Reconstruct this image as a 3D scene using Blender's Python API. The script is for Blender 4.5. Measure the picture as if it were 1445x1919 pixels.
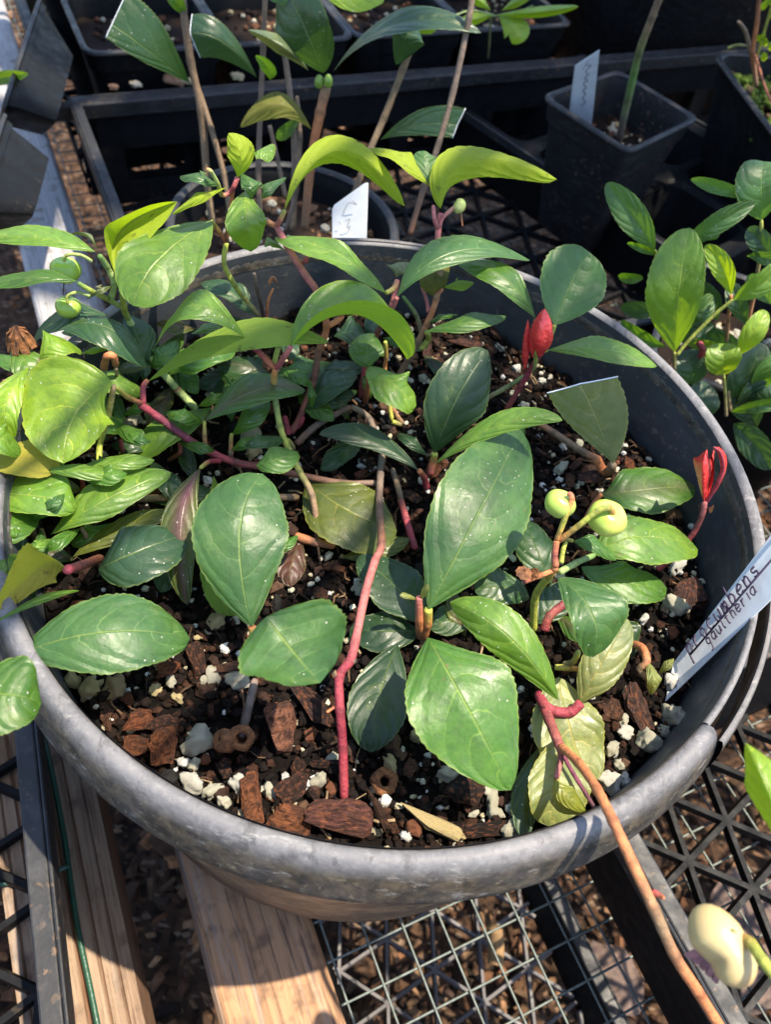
import bpy, bmesh, math, random
from mathutils import Vector, Matrix, noise
R = math.radians
random.seed(7)
for o in list(bpy.data.objects): bpy.data.objects.remove(o)
sc = bpy.context.scene
COL = sc.collection

# ------------------------------------------------------------------ camera
FPX, TH, RO = 1450.0, R(52.558), R(10.814)
CAM = Vector((0, -.1304, .1487))
FW = Vector((0, math.cos(TH), -math.sin(TH)))
_rt = Vector((1, 0, 0)); _up = _rt.cross(FW)
RX = _rt * math.cos(RO) + _up * math.sin(RO)
UX = _up * math.cos(RO) - _rt * math.sin(RO)
cam = bpy.data.cameras.new('camera'); cob = bpy.data.objects.new('camera', cam); COL.objects.link(cob)
cob.matrix_world = Matrix(((RX.x, UX.x, -FW.x, CAM.x), (RX.y, UX.y, -FW.y, CAM.y), (RX.z, UX.z, -FW.z, CAM.z), (0, 0, 0, 1)))
cam.sensor_fit = 'VERTICAL'; cam.sensor_height = 36.0; cam.lens = 36.0 * FPX / 1919
cam.clip_start = .005; cam.clip_end = 100
cam.dof.use_dof = True; cam.dof.focus_distance = .185; cam.dof.aperture_fstop = 24
sc.camera = cob
# ------------------------------------------------------------------ light
SUN = Vector((.30, .06, 1)).normalized()
w = bpy.data.worlds.new("World"); sc.world = w; w.use_nodes = True
nt = w.node_tree; bg = nt.nodes['Background']; sky = nt.nodes.new('ShaderNodeTexSky')
sky.sky_type = 'NISHITA'; sky.sun_disc = False
sky.sun_elevation = math.asin(SUN.z); sky.sun_rotation = math.atan2(SUN.x, SUN.y)
nt.links.new(sky.outputs[0], bg.inputs[0]); bg.inputs[1].default_value = .15
sl = bpy.data.lights.new('sun', 'SUN'); sl.energy = 4.6; sl.angle = R(.6); sl.color = (1, .88, .70)
so = bpy.data.objects.new('sun', sl); COL.objects.link(so)
so.rotation_euler = SUN.to_track_quat('Z', 'Y').to_euler()
vs = sc.view_settings; vs.view_transform = 'Standard'; vs.look = 'None'; vs.gamma = 1; vs.use_curve_mapping = False
vs.exposure = 1.5
sc.cycles.max_bounces = 8; sc.cycles.transparent_max_bounces = 4

# ------------------------------------------------------------------ helpers
A32 = R(32); UV_ = Vector((math.cos(A32), math.sin(A32), 0)); VV_ = Vector((-math.sin(A32), math.cos(A32), 0))
def PZ(x, y, z):
    "the point of the nursery bench at height z (metres over the pot rim) seen at photo pixel x, y"
    d = FW + RX * ((x - 722.5) / FPX) - UX * ((y - 959.5) / FPX)
    return CAM + d * ((z - CAM.z) / d.z)
SOILZ = -.024
def P(x, y, h=0):
    "the same, h in millimetres over the potting soil"
    return PZ(x, y, SOILZ + h / 1000)
def W(u, v, z=0): return UV_ * u + VV_ * v + Vector((0, 0, z))   # the bench's own axes: u across the boards, v along them
def link(name, me, mat=None, parent=None):
    o = bpy.data.objects.new(name, me); COL.objects.link(o)
    if mat is not None:
        for m in (mat if isinstance(mat, (list, tuple)) else [mat]): me.materials.append(m)
    if parent is not None: o.parent = parent
    return o
def tag(o, label=None, cat=None, group=None, kind=None):
    if label: o['label'] = label
    if cat: o['category'] = cat
    if group: o['group'] = group
    if kind: o['kind'] = kind
    return o
def thing(name, label, cat, group=None, loc=(0, 0, 0)):
    o = bpy.data.objects.new(name, None); COL.objects.link(o); o.empty_display_size = .01
    return tag(o, label, cat, group)
class MB:
    "collects shapes; build() links them as one mesh object"
    def __init__(s): s.v = []; s.f = []; s.sm = []; s.col = []; s.uv = {}
    def add(s, vs, fs, smooth=False, col=None):
        n = len(s.v); s.v += [tuple(v) for v in vs]
        s.f += [tuple(i + n for i in f) for f in fs]; s.sm += [smooth] * len(fs)
        s.col += [col[i] if isinstance(col, list) else (col or (1, 1, 1)) for i in range(len(vs))]
    def hexa(s, a, b):
        "two quads a (bottom) and b (top) joined into a solid"
        s.add(list(a) + list(b), [(3, 2, 1, 0), (4, 5, 6, 7), (0, 1, 5, 4), (1, 2, 6, 5), (2, 3, 7, 6), (3, 0, 4, 7)])
    def box(s, c, ax, ay, az):
        c, ax, ay, az = map(Vector, (c, ax, ay, az))
        q = [c - ax - ay, c + ax - ay, c + ax + ay, c - ax + ay]
        s.hexa([p - az for p in q], [p + az for p in q])
    def tube(s, pts, rad, n=8, cols=None, caps=True, squash=1.0):
        pts = [Vector(p) for p in pts]; m = len(pts); V = []; C = []
        nrm = None
        for i, p in enumerate(pts):
            t = (pts[min(i + 1, m - 1)] - pts[max(i - 1, 0)]).normalized()
            if nrm is None:
                nrm = t.orthogonal().normalized()
            nrm = (nrm - t * nrm.dot(t)).normalized(); b = t.cross(nrm)
            r = rad[i] if isinstance(rad, (list, tuple)) else rad
            for k in range(n):
                a = 2 * math.pi * k / n
                V.append(p + (nrm * math.cos(a) + b * math.sin(a) * squash) * r); C.append(cols[i] if cols else (1, 1, 1))
        F = [(i * n + k, i * n + (k + 1) % n, (i + 1) * n + (k + 1) % n, (i + 1) * n + k) for i in range(m - 1) for k in range(n)]
        if caps: F += [tuple(reversed(range(n))), tuple(range((m - 1) * n, m * n))]
        s.add(V, F, True, C)
    def lathe(s, prof, n=48, c=(0, 0, 0), a0=0, a1=2 * math.pi, lobes=0, lamp=0, M=None):
        full = abs(a1 - a0 - 2 * math.pi) < 1e-6; m = n if full else n + 1; c = Vector(c); V = []
        for (r, z) in prof:
            for k in range(m):
                a = a0 + (a1 - a0) * k / n; rr = r * (1 + lamp * math.cos(lobes * a)) if lobes else r
                p = Vector((rr * math.cos(a), rr * math.sin(a), z))
                V.append((M @ p if M else p) + c)
        F = []
        for i in range(len(prof) - 1):
            for k in range(n):
                k2 = (k + 1) % m
                F.append((i * m + k, i * m + k2, (i + 1) * m + k2, (i + 1) * m + k))
        s.add(V, F, True)
    def build(s, name, mat=None, parent=None, fix=False, colors=False):
        me = bpy.data.meshes.new(name); me.from_pydata(s.v, [], s.f)
        me.polygons.foreach_set('use_smooth', s.sm)
        if colors:
            at = me.color_attributes.new('Col', 'FLOAT_COLOR', 'POINT')
            at.data.foreach_set('color', [x for c in s.col for x in (c[0], c[1], c[2], 1)])
        me.update()
        if fix:
            bm = bmesh.new(); bm.from_mesh(me); bmesh.ops.recalc_face_normals(bm, faces=bm.faces); bm.to_mesh(me); bm.free()
        return link(name, me, mat, parent)
def spline(pts, per=6):
    pts = [Vector(p) for p in pts]
    if len(pts) < 3:
        return [pts[0].lerp(pts[1], i / per) for i in range(per + 1)]
    out = []
    for i in range(len(pts) - 1):
        p0 = pts[max(i - 1, 0)]; p1 = pts[i]; p2 = pts[i + 1]; p3 = pts[min(i + 2, len(pts) - 1)]
        for k in range(per):
            t = k / per
            out.append(.5 * ((2 * p1) + (p2 - p0) * t + (2 * p0 - 5 * p1 + 4 * p2 - p3) * t * t + (3 * p1 - p0 - 3 * p2 + p3) * t ** 3))
    out.append(pts[-1]); return out
def setmod(o, name, typ, **k):
    m = o.modifiers.new(name, typ)
    for a, b in k.items(): setattr(m, a, b)
    return m

# ------------------------------------------------------------------ materials
class NT:
    def __init__(s, name):
        s.m = bpy.data.materials.new(name); s.m.use_nodes = True; s.t = s.m.node_tree
        s.b = s.t.nodes['Principled BSDF']; s.out = s.t.nodes['Material Output']
    def n(s, typ, **k):
        x = s.t.nodes.new('ShaderNode' + typ)
        for a, b in k.items(): setattr(x, a, b)
        return x
    def L(s, a, b): s.t.links.new(a, b)
    def math(s, op, a, b=None, clamp=False):
        x = s.n('Math', operation=op, use_clamp=clamp)
        for i, q in enumerate((a, b)):
            if q is None: continue
            if hasattr(q, 'is_linked'): s.L(q, x.inputs[i])
            else: x.inputs[i].default_value = q
        return x.outputs[0]
    def mix(s, f, a, b, mode='MIX'):
        x = s.n('Mix', data_type='RGBA', blend_type=mode)
        for i, q in ((0, f), (6, a), (7, b)):
            if hasattr(q, 'is_linked'): s.L(q, x.inputs[i])
            elif i == 0: x.inputs[0].default_value = q
            else: x.inputs[i].default_value = (*q, 1) if len(q) == 3 else q
        return x.outputs[2]
    def noise(s, scale, detail=4, vec=None, rough=.55, out=0, dist=0):
        x = s.n('TexNoise'); x.inputs['Scale'].default_value = scale; x.inputs['Detail'].default_value = detail
        x.inputs['Roughness'].default_value = rough; x.inputs['Distortion'].default_value = dist
        if vec is not None: s.L(vec, x.inputs['Vector'])
        return x.outputs[out]
    def vor(s, scale, vec=None, feature='F1', rnd=1):
        x = s.n('TexVoronoi', feature=feature); x.inputs['Scale'].default_value = scale; x.inputs['Randomness'].default_value = rnd
        if vec is not None: s.L(vec, x.inputs['Vector'])
        return x.outputs
    def ramp(s, f, lo, hi, a=0.0, b=1.0):
        x = s.n('MapRange'); x.clamp = True
        s.L(f, x.inputs[0])
        for i, q in zip((1, 2, 3, 4), (lo, hi, a, b)): x.inputs[i].default_value = q
        return x.outputs[0]
    def pos(s): return s.n('NewGeometry').outputs['Position']
    def obj(s): return s.n('TexCoord').outputs['Object']
    def scalev(s, v, sx, sy, sz):
        x = s.n('Mapping'); s.L(v, x.inputs[0]); x.inputs['Scale'].default_value = (sx, sy, sz); return x.outputs[0]
    def bump(s, h, strength=.3, dist=.001):
        x = s.n('Bump'); x.inputs['Strength'].default_value = strength; x.inputs['Distance'].default_value = dist
        s.L(h, x.inputs['Height']); s.L(x.outputs[0], s.b.inputs['Normal']); return x.outputs[0]
    def set(s, **k):
        for a, q in k.items():
            i = s.b.inputs[a.replace('_', ' ')]
            if hasattr(q, 'is_linked'): s.L(q, i)
            else: i.default_value = (*q, 1) if isinstance(q, tuple) and len(q) == 3 and i.type == 'RGBA' else q
        return s.m

def m_leaf(name, gloss=.34, blue=False):
    M = NT(name); oi = M.n('ObjectInfo'); uvn = M.n('UVMap'); uvn.uv_map = 'UVMap'
    sep = M.n('SeparateXYZ'); M.L(uvn.outputs[0], sep.inputs[0]); u, v = sep.outputs[0], sep.outputs[1]
    pos = M.pos(); rnd = oi.outputs['Random']
    wob = M.noise(260, 2, pos)
    su = M.math('ADD', M.math('SUBTRACT', u, .5), M.math('MULTIPLY', M.math('SUBTRACT', wob, .5), .018))
    d = M.math('MULTIPLY', M.math('ABSOLUTE', su), 2.0)
    mid = M.math('SUBTRACT', 1.0, M.ramp(d, .004, .036))
    mid = M.math('MULTIPLY', mid, M.ramp(v, .99, .5, .15, 1))
    side = M.math('MULTIPLY', M.math('GREATER_THAN', su, 0), .5)
    wv = M.math('MULTIPLY', M.math('SUBTRACT', M.noise(110, 3, pos), .5), .95)
    ph = M.math('ADD', M.math('SUBTRACT', M.math('MULTIPLY', v, 4.6), M.math('MULTIPLY', M.math('MULTIPLY', d, d), 1.9)), M.math('ADD', side, M.math('ADD', wv, M.math('MULTIPLY', rnd, 3))))
    tri = M.math('ABSOLUTE', M.math('SUBTRACT', M.math('FRACT', ph), .5))
    lat = M.math('MULTIPLY', M.math('SUBTRACT', 1.0, M.ramp(tri, .003, .034)), M.math('MULTIPLY', M.ramp(d, .75, .3), M.ramp(v, .0, .12)))
    quilt = M.ramp(tri, .0, .35)
    net = M.vor(700, pos, 'DISTANCE_TO_EDGE')[0]
    net = M.math('SUBTRACT', 1.0, M.ramp(net, .0, .10))
    base = oi.outputs['Color']
    blot = M.noise(70, 4, pos)
    c = M.mix(M.ramp(blot, .35, .7, 0, .6), base, M.mix(1.0, base, (2.0, 1.55, 1.1), 'MULTIPLY'))
    c = M.mix(M.ramp(M.noise(420, 3, pos), .45, .7, 0, .35), c, (.02, .045, .012))
    c = M.mix(M.math('MULTIPLY', net, .30), c, M.mix(1.0, c, (2.1, 1.5, 1.5), 'MULTIPLY'))
    c = M.mix(M.math('MULTIPLY', lat, .8), c, M.mix(1.0, c, (2.7, 1.8, 2.2), 'MULTIPLY'))
    c = M.mix(M.math('MULTIPLY', mid, .75), c, M.mix(.5, M.mix(1.0, c, (3.5, 2.2, 2.5), 'MULTIPLY'), (.26, .34, .08)))
    bm_ = M.math('MULTIPLY', M.ramp(M.noise(520, 3, pos), .68, .72), M.ramp(M.noise(45, 3, pos), .5, .62)); c = M.mix(M.math('MULTIPLY', bm_, .65), c, (.16, .12, .04))
    c = M.mix(M.ramp(M.noise(120, 5, pos, .7), .60, .72, 0, .4), c, (.17, .22, .05))
    edge = M.ramp(d, .93, .985)
    c = M.mix(M.math('MULTIPLY', edge, .6), c, M.mix(.5, M.mix(1.0, base, (3.2, 1.9, 1.5), 'MULTIPLY'), (.20, .24, .04)))
    # brown spots, strength set per leaf
    at = M.n('Attribute', attribute_type='OBJECT'); at.attribute_name = 'spot'
    cmb = M.n('CombineXYZ'); M.L(u, cmb.inputs[0]); M.L(v, cmb.inputs[1]); M.L(rnd, cmb.inputs[2])
    sp = M.math('ADD', M.noise(3.2, 3, cmb.outputs[0]), M.math('MULTIPLY', at.outputs['Fac'], .16))
    spm = M.math('MULTIPLY', M.ramp(sp, .80, .84), .9)
    c = M.mix(spm, c, (.17, .055, .03))
    pt = M.n('Attribute', attribute_type='OBJECT'); pt.attribute_name = 'blush'
    bl = M.math('MULTIPLY', pt.outputs['Fac'], M.ramp(M.math('ADD', M.math('SUBTRACT', 1.0, d), M.math('MULTIPLY', blot, .9)), .7, 1.5))
    c = M.mix(bl, c, (.11, .03, .055))
    # dust
    vd = M.vor(520, pos)[0]
    dust = M.math('MULTIPLY', M.math('LESS_THAN', vd, .11), M.math('GREATER_THAN', M.noise(60, 2, pos), .53))
    c = M.mix(M.math('MULTIPLY', dust, .7), c, (.55, .55, .48))
    geo = M.n('NewGeometry'); back = geo.outputs['Backfacing']
    und = M.mix(1.0, base, (2.1, 1.4, 1.8), 'MULTIPLY')
    und = M.mix(M.math('MULTIPLY', net, .25), und, (.17, .25, .03))
    und = M.mix(M.math('MULTIPLY', M.math('ADD', mid, M.math('MULTIPLY', lat, .9)), .6), und, M.mix(1.0, und, (1.5, 1.35, 2.5), 'MULTIPLY'))
    und = M.mix(M.ramp(M.noise(330, 4, pos), .62, .70, 0, .75), und, (.05, .035, .02))
    und = M.mix(bl, und, (.20, .06, .05))
    col = M.mix(back, c, und)
    rough = M.math('ADD', M.ramp(M.noise(220, 4, pos), .3, .75, gloss - .05, gloss + .16), M.math('MULTIPLY', back, .25))
    M.set(Base_Color=col, Roughness=rough)
    M.b.inputs['IOR'].default_value = 1.5; M.L(M.math('SUBTRACT', .75, M.math('MULTIPLY', back, .45)), M.b.inputs['Specular IOR Level'])
    h = M.math('ADD', M.math('SUBTRACT', M.math('MULTIPLY', quilt, .5), M.math('MULTIPLY', mid, .6)), M.math('ADD', M.math('MULTIPLY', M.noise(900, 3, pos), .26), M.math('MULTIPLY', M.noise(160, 4, pos), .9)))
    nb = M.bump(h, .55, .0006)
    tr = M.n('BsdfTranslucent'); M.L(nb, tr.inputs['Normal'])
    tc = M.mix(1.0, base, (3.3, 2.3, .7), 'MULTIPLY'); tc = M.mix(M.math('MULTIPLY', M.math('ADD', mid, lat), .45), tc, M.mix(1.0, tc, (.62, .70, .6), 'MULTIPLY')); tc = M.mix(M.math('MULTIPLY', net, .2), tc, M.mix(1.0, tc, (.7, .75, .7), 'MULTIPLY')); tc = M.mix(spm, tc, (.12, .04, .01)); tc = M.mix(bl, tc, (.25, .06, .03))
    M.L(tc, tr.inputs['Color'])
    mx = M.n('MixShader'); mx.inputs[0].default_value = .42
    M.L(M.b.outputs[0], mx.inputs[1]); M.L(tr.outputs[0], mx.inputs[2]); M.L(mx.outputs[0], M.out.inputs[0])
    return M.m
LEAF = m_leaf('leaf_surface', .43); LEAF2 = m_leaf('glossy_leaf_surface', .34)

def m_stem():
    M = NT('stem_bark'); at = M.n('Attribute'); at.attribute_name = 'Col'; pos = M.pos()
    c = M.mix(M.ramp(M.noise(620, 6, pos, .7), .42, .66, 0, .65), at.outputs['Color'], M.mix(1.0, at.outputs['Color'], (.42, .5, .6), 'MULTIPLY'))
    c = M.mix(M.math('MULTIPLY', M.math('LESS_THAN', M.vor(500, pos)[0], .10), .35), c, (.40, .34, .28))
    M.bump(M.noise(900, 6, pos, .7), .9, .0006)
    return M.set(Base_Color=c, Roughness=.55, Subsurface_Weight=.0)
STEM = m_stem()
def m_plain(name, c, rough=.5, var=.3, scale=300, bs=.3, c2=None, bd=.0006, **k):
    M = NT(name); pos = M.pos()
    c2 = c2 or tuple(x * .5 for x in c)
    cc = M.mix(M.ramp(M.noise(scale, 5, pos), .35, .7, 0, 1), c, tuple(a + (b - a) * var * 2 for a, b in zip(c, c2)))
    M.bump(M.noise(scale * 2, 5, pos), bs, bd)
    return M.set(Base_Color=cc, Roughness=rough, **k)
def m_plastic(name, c, rough=.42, dirt=.35, dirtc=(.10, .075, .05), scr=.3, spec=.3):
    "aged black or grey nursery plastic with soil splashes and fine scratches"
    M = NT(name); pos = M.pos()
    big = M.noise(28, 5, pos); fine = M.noise(420, 4, pos)
    cc = M.mix(M.ramp(big, .35, .7, 0, .7), c, tuple(x * 1.7 + .001 for x in c))
    sw = M.noise(90, 6, M.scalev(pos, 1, 1, 6), .7)
    cc = M.mix(M.ramp(sw, .52, .72, 0, scr), cc, (.20, .20, .21))
    sp = M.math('MULTIPLY', M.ramp(fine, .60, .68), M.ramp(M.noise(45, 4, pos), .42, .62))
    cc = M.mix(M.math('MULTIPLY', sp, dirt), cc, dirtc)
    M.bump(M.math('ADD', fine, M.math('MULTIPLY', big, 2)), .25, .0004)
    return M.set(Base_Color=cc, Roughness=M.ramp(M.noise(160, 5, pos), .3, .7, rough - .1, rough + .22), Specular_IOR_Level=spec)
BLACK = m_plastic('black_plastic', (.003, .0034, .0042), .50, .4, (.05, .034, .022), .012, .12)
BLACKD = m_plastic('dusty_black_plastic', (.010, .0105, .012), .5, .8, (.15, .09, .05), .12, .35)
DIRTY = m_plastic('soil_splashed_black_plastic', (.008, .008, .009), .55, 1.0, (.16, .085, .05), .1, .2)
GREYD = m_plastic('dusty_grey_plastic', (.075, .07, .072), .6, .6, (.10, .06, .04), .1)
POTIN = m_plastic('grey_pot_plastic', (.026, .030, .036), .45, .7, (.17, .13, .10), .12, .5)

def m_rim():
    M = NT('faded_rim_plastic'); pos = M.pos()
    cc = M.mix(M.ramp(M.noise(30, 5, pos), .3, .7), (.095, .095, .103), (.155, .152, .156))
    cc = M.mix(M.ramp(M.noise(520, 5, pos, .7), .5, .75, 0, .5), cc, (.24, .235, .235))
    cc = M.mix(M.ramp(M.noise(170, 6, pos, .7), .54, .72, 0, .75), cc, (.04, .04, .045))
    nz = M.n('SeparateXYZ'); M.L(pos, nz.inputs[0])
    dirt = M.math('MULTIPLY', M.ramp(M.math('ADD', nz.outputs[2], M.math('MULTIPLY', M.noise(70, 4, pos), .003)), .0006, -.0030), M.ramp(M.noise(120, 5, pos), .3, .6, .75, 1))
    cc = M.mix(M.math('MULTIPLY', dirt, .92), cc, M.mix(M.ramp(M.noise(260, 5, pos), .4, .65), (.014, .012, .008), (.075, .058, .036)))
    sp = M.math('MULTIPLY', M.ramp(M.noise(800, 3, pos), .62, .68), M.ramp(nz.outputs[2], 0, -.006))
    scr_ = M.noise(240, 6, M.scalev(pos, 1, .25, 1), .75); cc = M.mix(M.ramp(scr_, .54, .64, 0, .55), cc, (.03, .03, .032)); cc = M.mix(M.ramp(M.noise(300, 6, M.scalev(pos, .3, 1, 1), .75), .58, .66, 0, .5), cc, (.30, .29, .28))
    cc = M.mix(M.math('MULTIPLY', sp, .3), cc, (.3, .25, .16))
    M.bump(M.math('ADD', M.noise(700, 5, pos), M.math('MULTIPLY', M.noise(120, 4, pos), 1.5)), .35, .0005)
    return M.set(Base_Color=cc, Roughness=M.ramp(M.noise(240, 5, pos), .3, .7, .52, .75), Specular_IOR_Level=.3)
RIM = m_rim()
def m_potout():
    M = NT('soil_splashed_pot_plastic'); pos = M.pos()
    cc = M.mix(M.ramp(M.noise(55, 6, pos, .7), .38, .62), (.045, .036, .028), (.19, .115, .065))
    st = M.noise(160, 5, M.scalev(pos, 1, 1, 3.5))
    cc = M.mix(M.ramp(st, .48, .62, 0, .9), cc, (.022, .02, .018))
    cc = M.mix(M.ramp(M.noise(520, 3, M.scalev(pos, .6, .6, 2)), .64, .69, 0, .8), cc, (.42, .33, .2))
    M.bump(M.noise(500, 5, pos), .5, .0006)
    return M.set(Base_Color=cc, Roughness=.5)
POTOUT = m_potout()
def m_soil():
    M = NT('dark_potting_mix'); pos = M.pos()
    cc = M.mix(M.ramp(M.noise(320, 6, pos), .35, .7), (.0016, .0012, .001), (.008, .005, .004))
    cc = M.mix(M.ramp(M.noise(700, 4, pos), .63, .72, 0, .7), cc, (.05, .022, .012))
    cc = M.mix(M.ramp(M.noise(900, 2, pos), .74, .77, 0, .8), cc, (.35, .3, .22))
    M.bump(M.noise(500, 6, pos, .7), 1.0, .002)
    return M.set(Base_Color=cc, Roughness=.75, Specular_IOR_Level=.12)
SOIL = m_soil()
def m_vcol(name, rough=.8, bs=.8, sc_=700, dark=.5):
    M = NT(name); at = M.n('Attribute'); at.attribute_name = 'Col'; pos = M.obj()
    c = M.mix(M.ramp(M.noise(sc_, 5, pos), .4, .7, 0, dark), at.outputs['Color'], (.006, .004, .003))
    M.bump(M.noise(sc_ * 1.3, 5, pos), bs, .0008)
    return M.set(Base_Color=c, Roughness=rough, Specular_IOR_Level=.1)
CRUMB = m_vcol('soil_crumb')
def m_bark():
    M = NT('conifer_bark'); oi = M.n('ObjectInfo'); pos = M.obj()
    lay = M.noise(2.6, 6, M.scalev(pos, .5, 1.6, 2.4), .7, 0, .8)
    c = M.mix(M.ramp(lay, .40, .58, 0, .85), oi.outputs['Color'], (.022, .012, .009))
    c = M.mix(M.ramp(M.noise(3.1, 5, pos), .5, .66, 0, .7), c, (.36, .13, .06)); c = M.mix(M.ramp(M.noise(1.3, 3, pos), .5, .6, 0, .6), c, (.06, .035, .03))
    c = M.mix(M.ramp(M.noise(14, 2, pos), .74, .77, 0, .8), c, (.5, .44, .34))
    M.bump(M.math('ADD', M.math('MULTIPLY', lay, 2), M.noise(22, 5, pos)), 1.0, .0016)
    return M.set(Base_Color=c, Roughness=.8, Specular_IOR_Level=.15)
BARK = m_bark()
def m_perlite():
    M = NT('perlite'); oi = M.n('ObjectInfo'); pos = M.obj()
    c = M.mix(M.ramp(M.noise(500, 5, pos), .4, .7, 0, .3), oi.outputs['Color'], (.42, .38, .26))
    c = M.mix(M.ramp(M.noise(900, 3, pos), .64, .7, 0, .8), c, (.06, .05, .04))
    M.bump(M.noise(900, 5, pos, .7), .8, .001)
    return M.set(Base_Color=c, Roughness=.85)
PERL = m_perlite()
def m_wood(name, c1, c2, c3, along, rib=False):
    M = NT(name); pos = M.obj()
    g = M.scalev(pos, 26, 1.0, 26) if along == 'y' else pos
    n1 = M.noise(11, 6, g, .65, 0, .5); n2 = M.noise(34, 7, g, .75)
    c = M.mix(M.ramp(n1, .35, .68), c1, c2)
    c = M.mix(M.ramp(n2, .50, .62, 0, .95), c, c3)
    c = M.mix(M.ramp(M.noise(120, 5, pos), .54, .70, 0, .8), c, (.075, .042, .025))
    c = M.mix(M.ramp(M.noise(9, 6, g, .7), .55, .66, 0, .55), c, (.24, .22, .205))
    M.bump(M.math('ADD', n2, n1), .5, .0009)
    return M.set(Base_Color=c, Roughness=.72)
WOODB = m_wood('weathered_pine', (.36, .205, .105), (.23, .115, .052), (.085, .045, .026), 'y')
WOODW = m_wood('bleached_pine', (.25, .18, .12), (.18, .115, .07), (.10, .055, .03), 'y')
def m_groove():
    M = NT('earlywood_streak'); pos = M.obj()
    c = M.mix(M.ramp(M.noise(200, 5, M.scalev(pos, 6, 1, 6)), .35, .7), (.085, .032, .012), (.14, .065, .03))
    return M.set(Base_Color=c, Roughness=.8)
WOODG = m_groove()
WOODS = m_plain('dark_pine_side', (.17, .085, .04), .8, .4, 160)  # darker brown pine, for the plank side and the branch wood
WIRE = m_plain('galvanised_wire', (.13, .155, .14), .6, .4, 500, .4, (.06, .07, .06), Metallic=.1)
GREYW = m_wood('silvered_pine', (.30, .30, .31), (.23, .23, .24), (.14, .13, .13), 'y')
GWIRE = m_plain('green_vinyl_wire', (.012, .06, .035), .4, .2, 500)
MULCH = m_vcol('mulch', .85, .9, 160)
WHITE = m_plain('white_label_plastic', (.50, .53, .56), .42, .12, 200, .1)
INK = m_plain('marker_ink', (.035, .02, .05), .6, .2, 900)
REDG = m_plain('glossy_red_bud', (.74, .055, .045), .15, .4, 340, .8, (.48, .02, .025), .001, Coat_Weight=.5, Subsurface_Weight=.3, Subsurface_Radius=(.003, .001, .001), Subsurface_Scale=1.0)
BRIGHT = (.62, .60, .52)
def m_berry():
    M = NT('berry_skin'); oi = M.n('ObjectInfo'); pos = M.pos()
    c = M.mix(M.ramp(M.noise(160, 4, pos), .35, .7), oi.outputs['Color'], (.28, .40, .05))
    c = M.mix(M.ramp(M.noise(700, 3, pos), .66, .72, 0, .5), c, (.3, .22, .08))
    M.bump(M.noise(400, 4, pos), .2, .0004)
    return M.set(Base_Color=c, Roughness=.33, Subsurface_Weight=.25, Subsurface_Radius=(.003, .003, .001), Subsurface_Scale=1.0)
BERRY = m_berry()
CREAM = m_plain('cream_berry_skin', (.44, .36, .17), .42, .5, 55, .3, (.36, .20, .09), .0004, Subsurface_Weight=.3, Subsurface_Radius=(.004, .003, .001), Subsurface_Scale=1.0)
DRY = m_plain('dried_husk', (.22, .085, .025), .8, .5, 500, .8, (.05, .02, .01))
MOSS = m_plain('moss', (.10, .15, .02), .9, .6, 900, .9, (.03, .05, .01), .002)

def m_ground():
    M = NT('wood_litter'); pos = M.obj()
    def cell(sc_, st_):
        x = M.n('TexVoronoi'); x.inputs['Scale'].default_value = sc_; M.L(M.scalev(pos, *st_), x.inputs['Vector']); return x
    a, b = cell(240, (1, .35, 1)), cell(420, (.5, 1, 1))
    def bw(x):
        q = M.n('RGBToBW'); M.L(x.outputs['Color'], q.inputs[0]); return q.outputs[0]
    c = M.mix(M.ramp(bw(a), .25, .75), (.012, .008, .006), (.055, .030, .018)); c = M.mix(M.ramp(bw(b), .55, .70, 0, .6), c, (.09, .05, .028)); c = M.mix(M.ramp(bw(b), .80, .82, 0, .6), c, (.18, .13, .09))
    c = M.mix(M.ramp(M.noise(30, 5, pos), .5, .7, 0, .8), c, (.03, .018, .012))
    M.bump(M.math('ADD', M.math('MULTIPLY', bw(a), 1.5), bw(b)), 1.0, .006)
    return M.set(Base_Color=c, Roughness=.85, Specular_IOR_Level=.1)
GROUND = m_ground()
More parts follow.
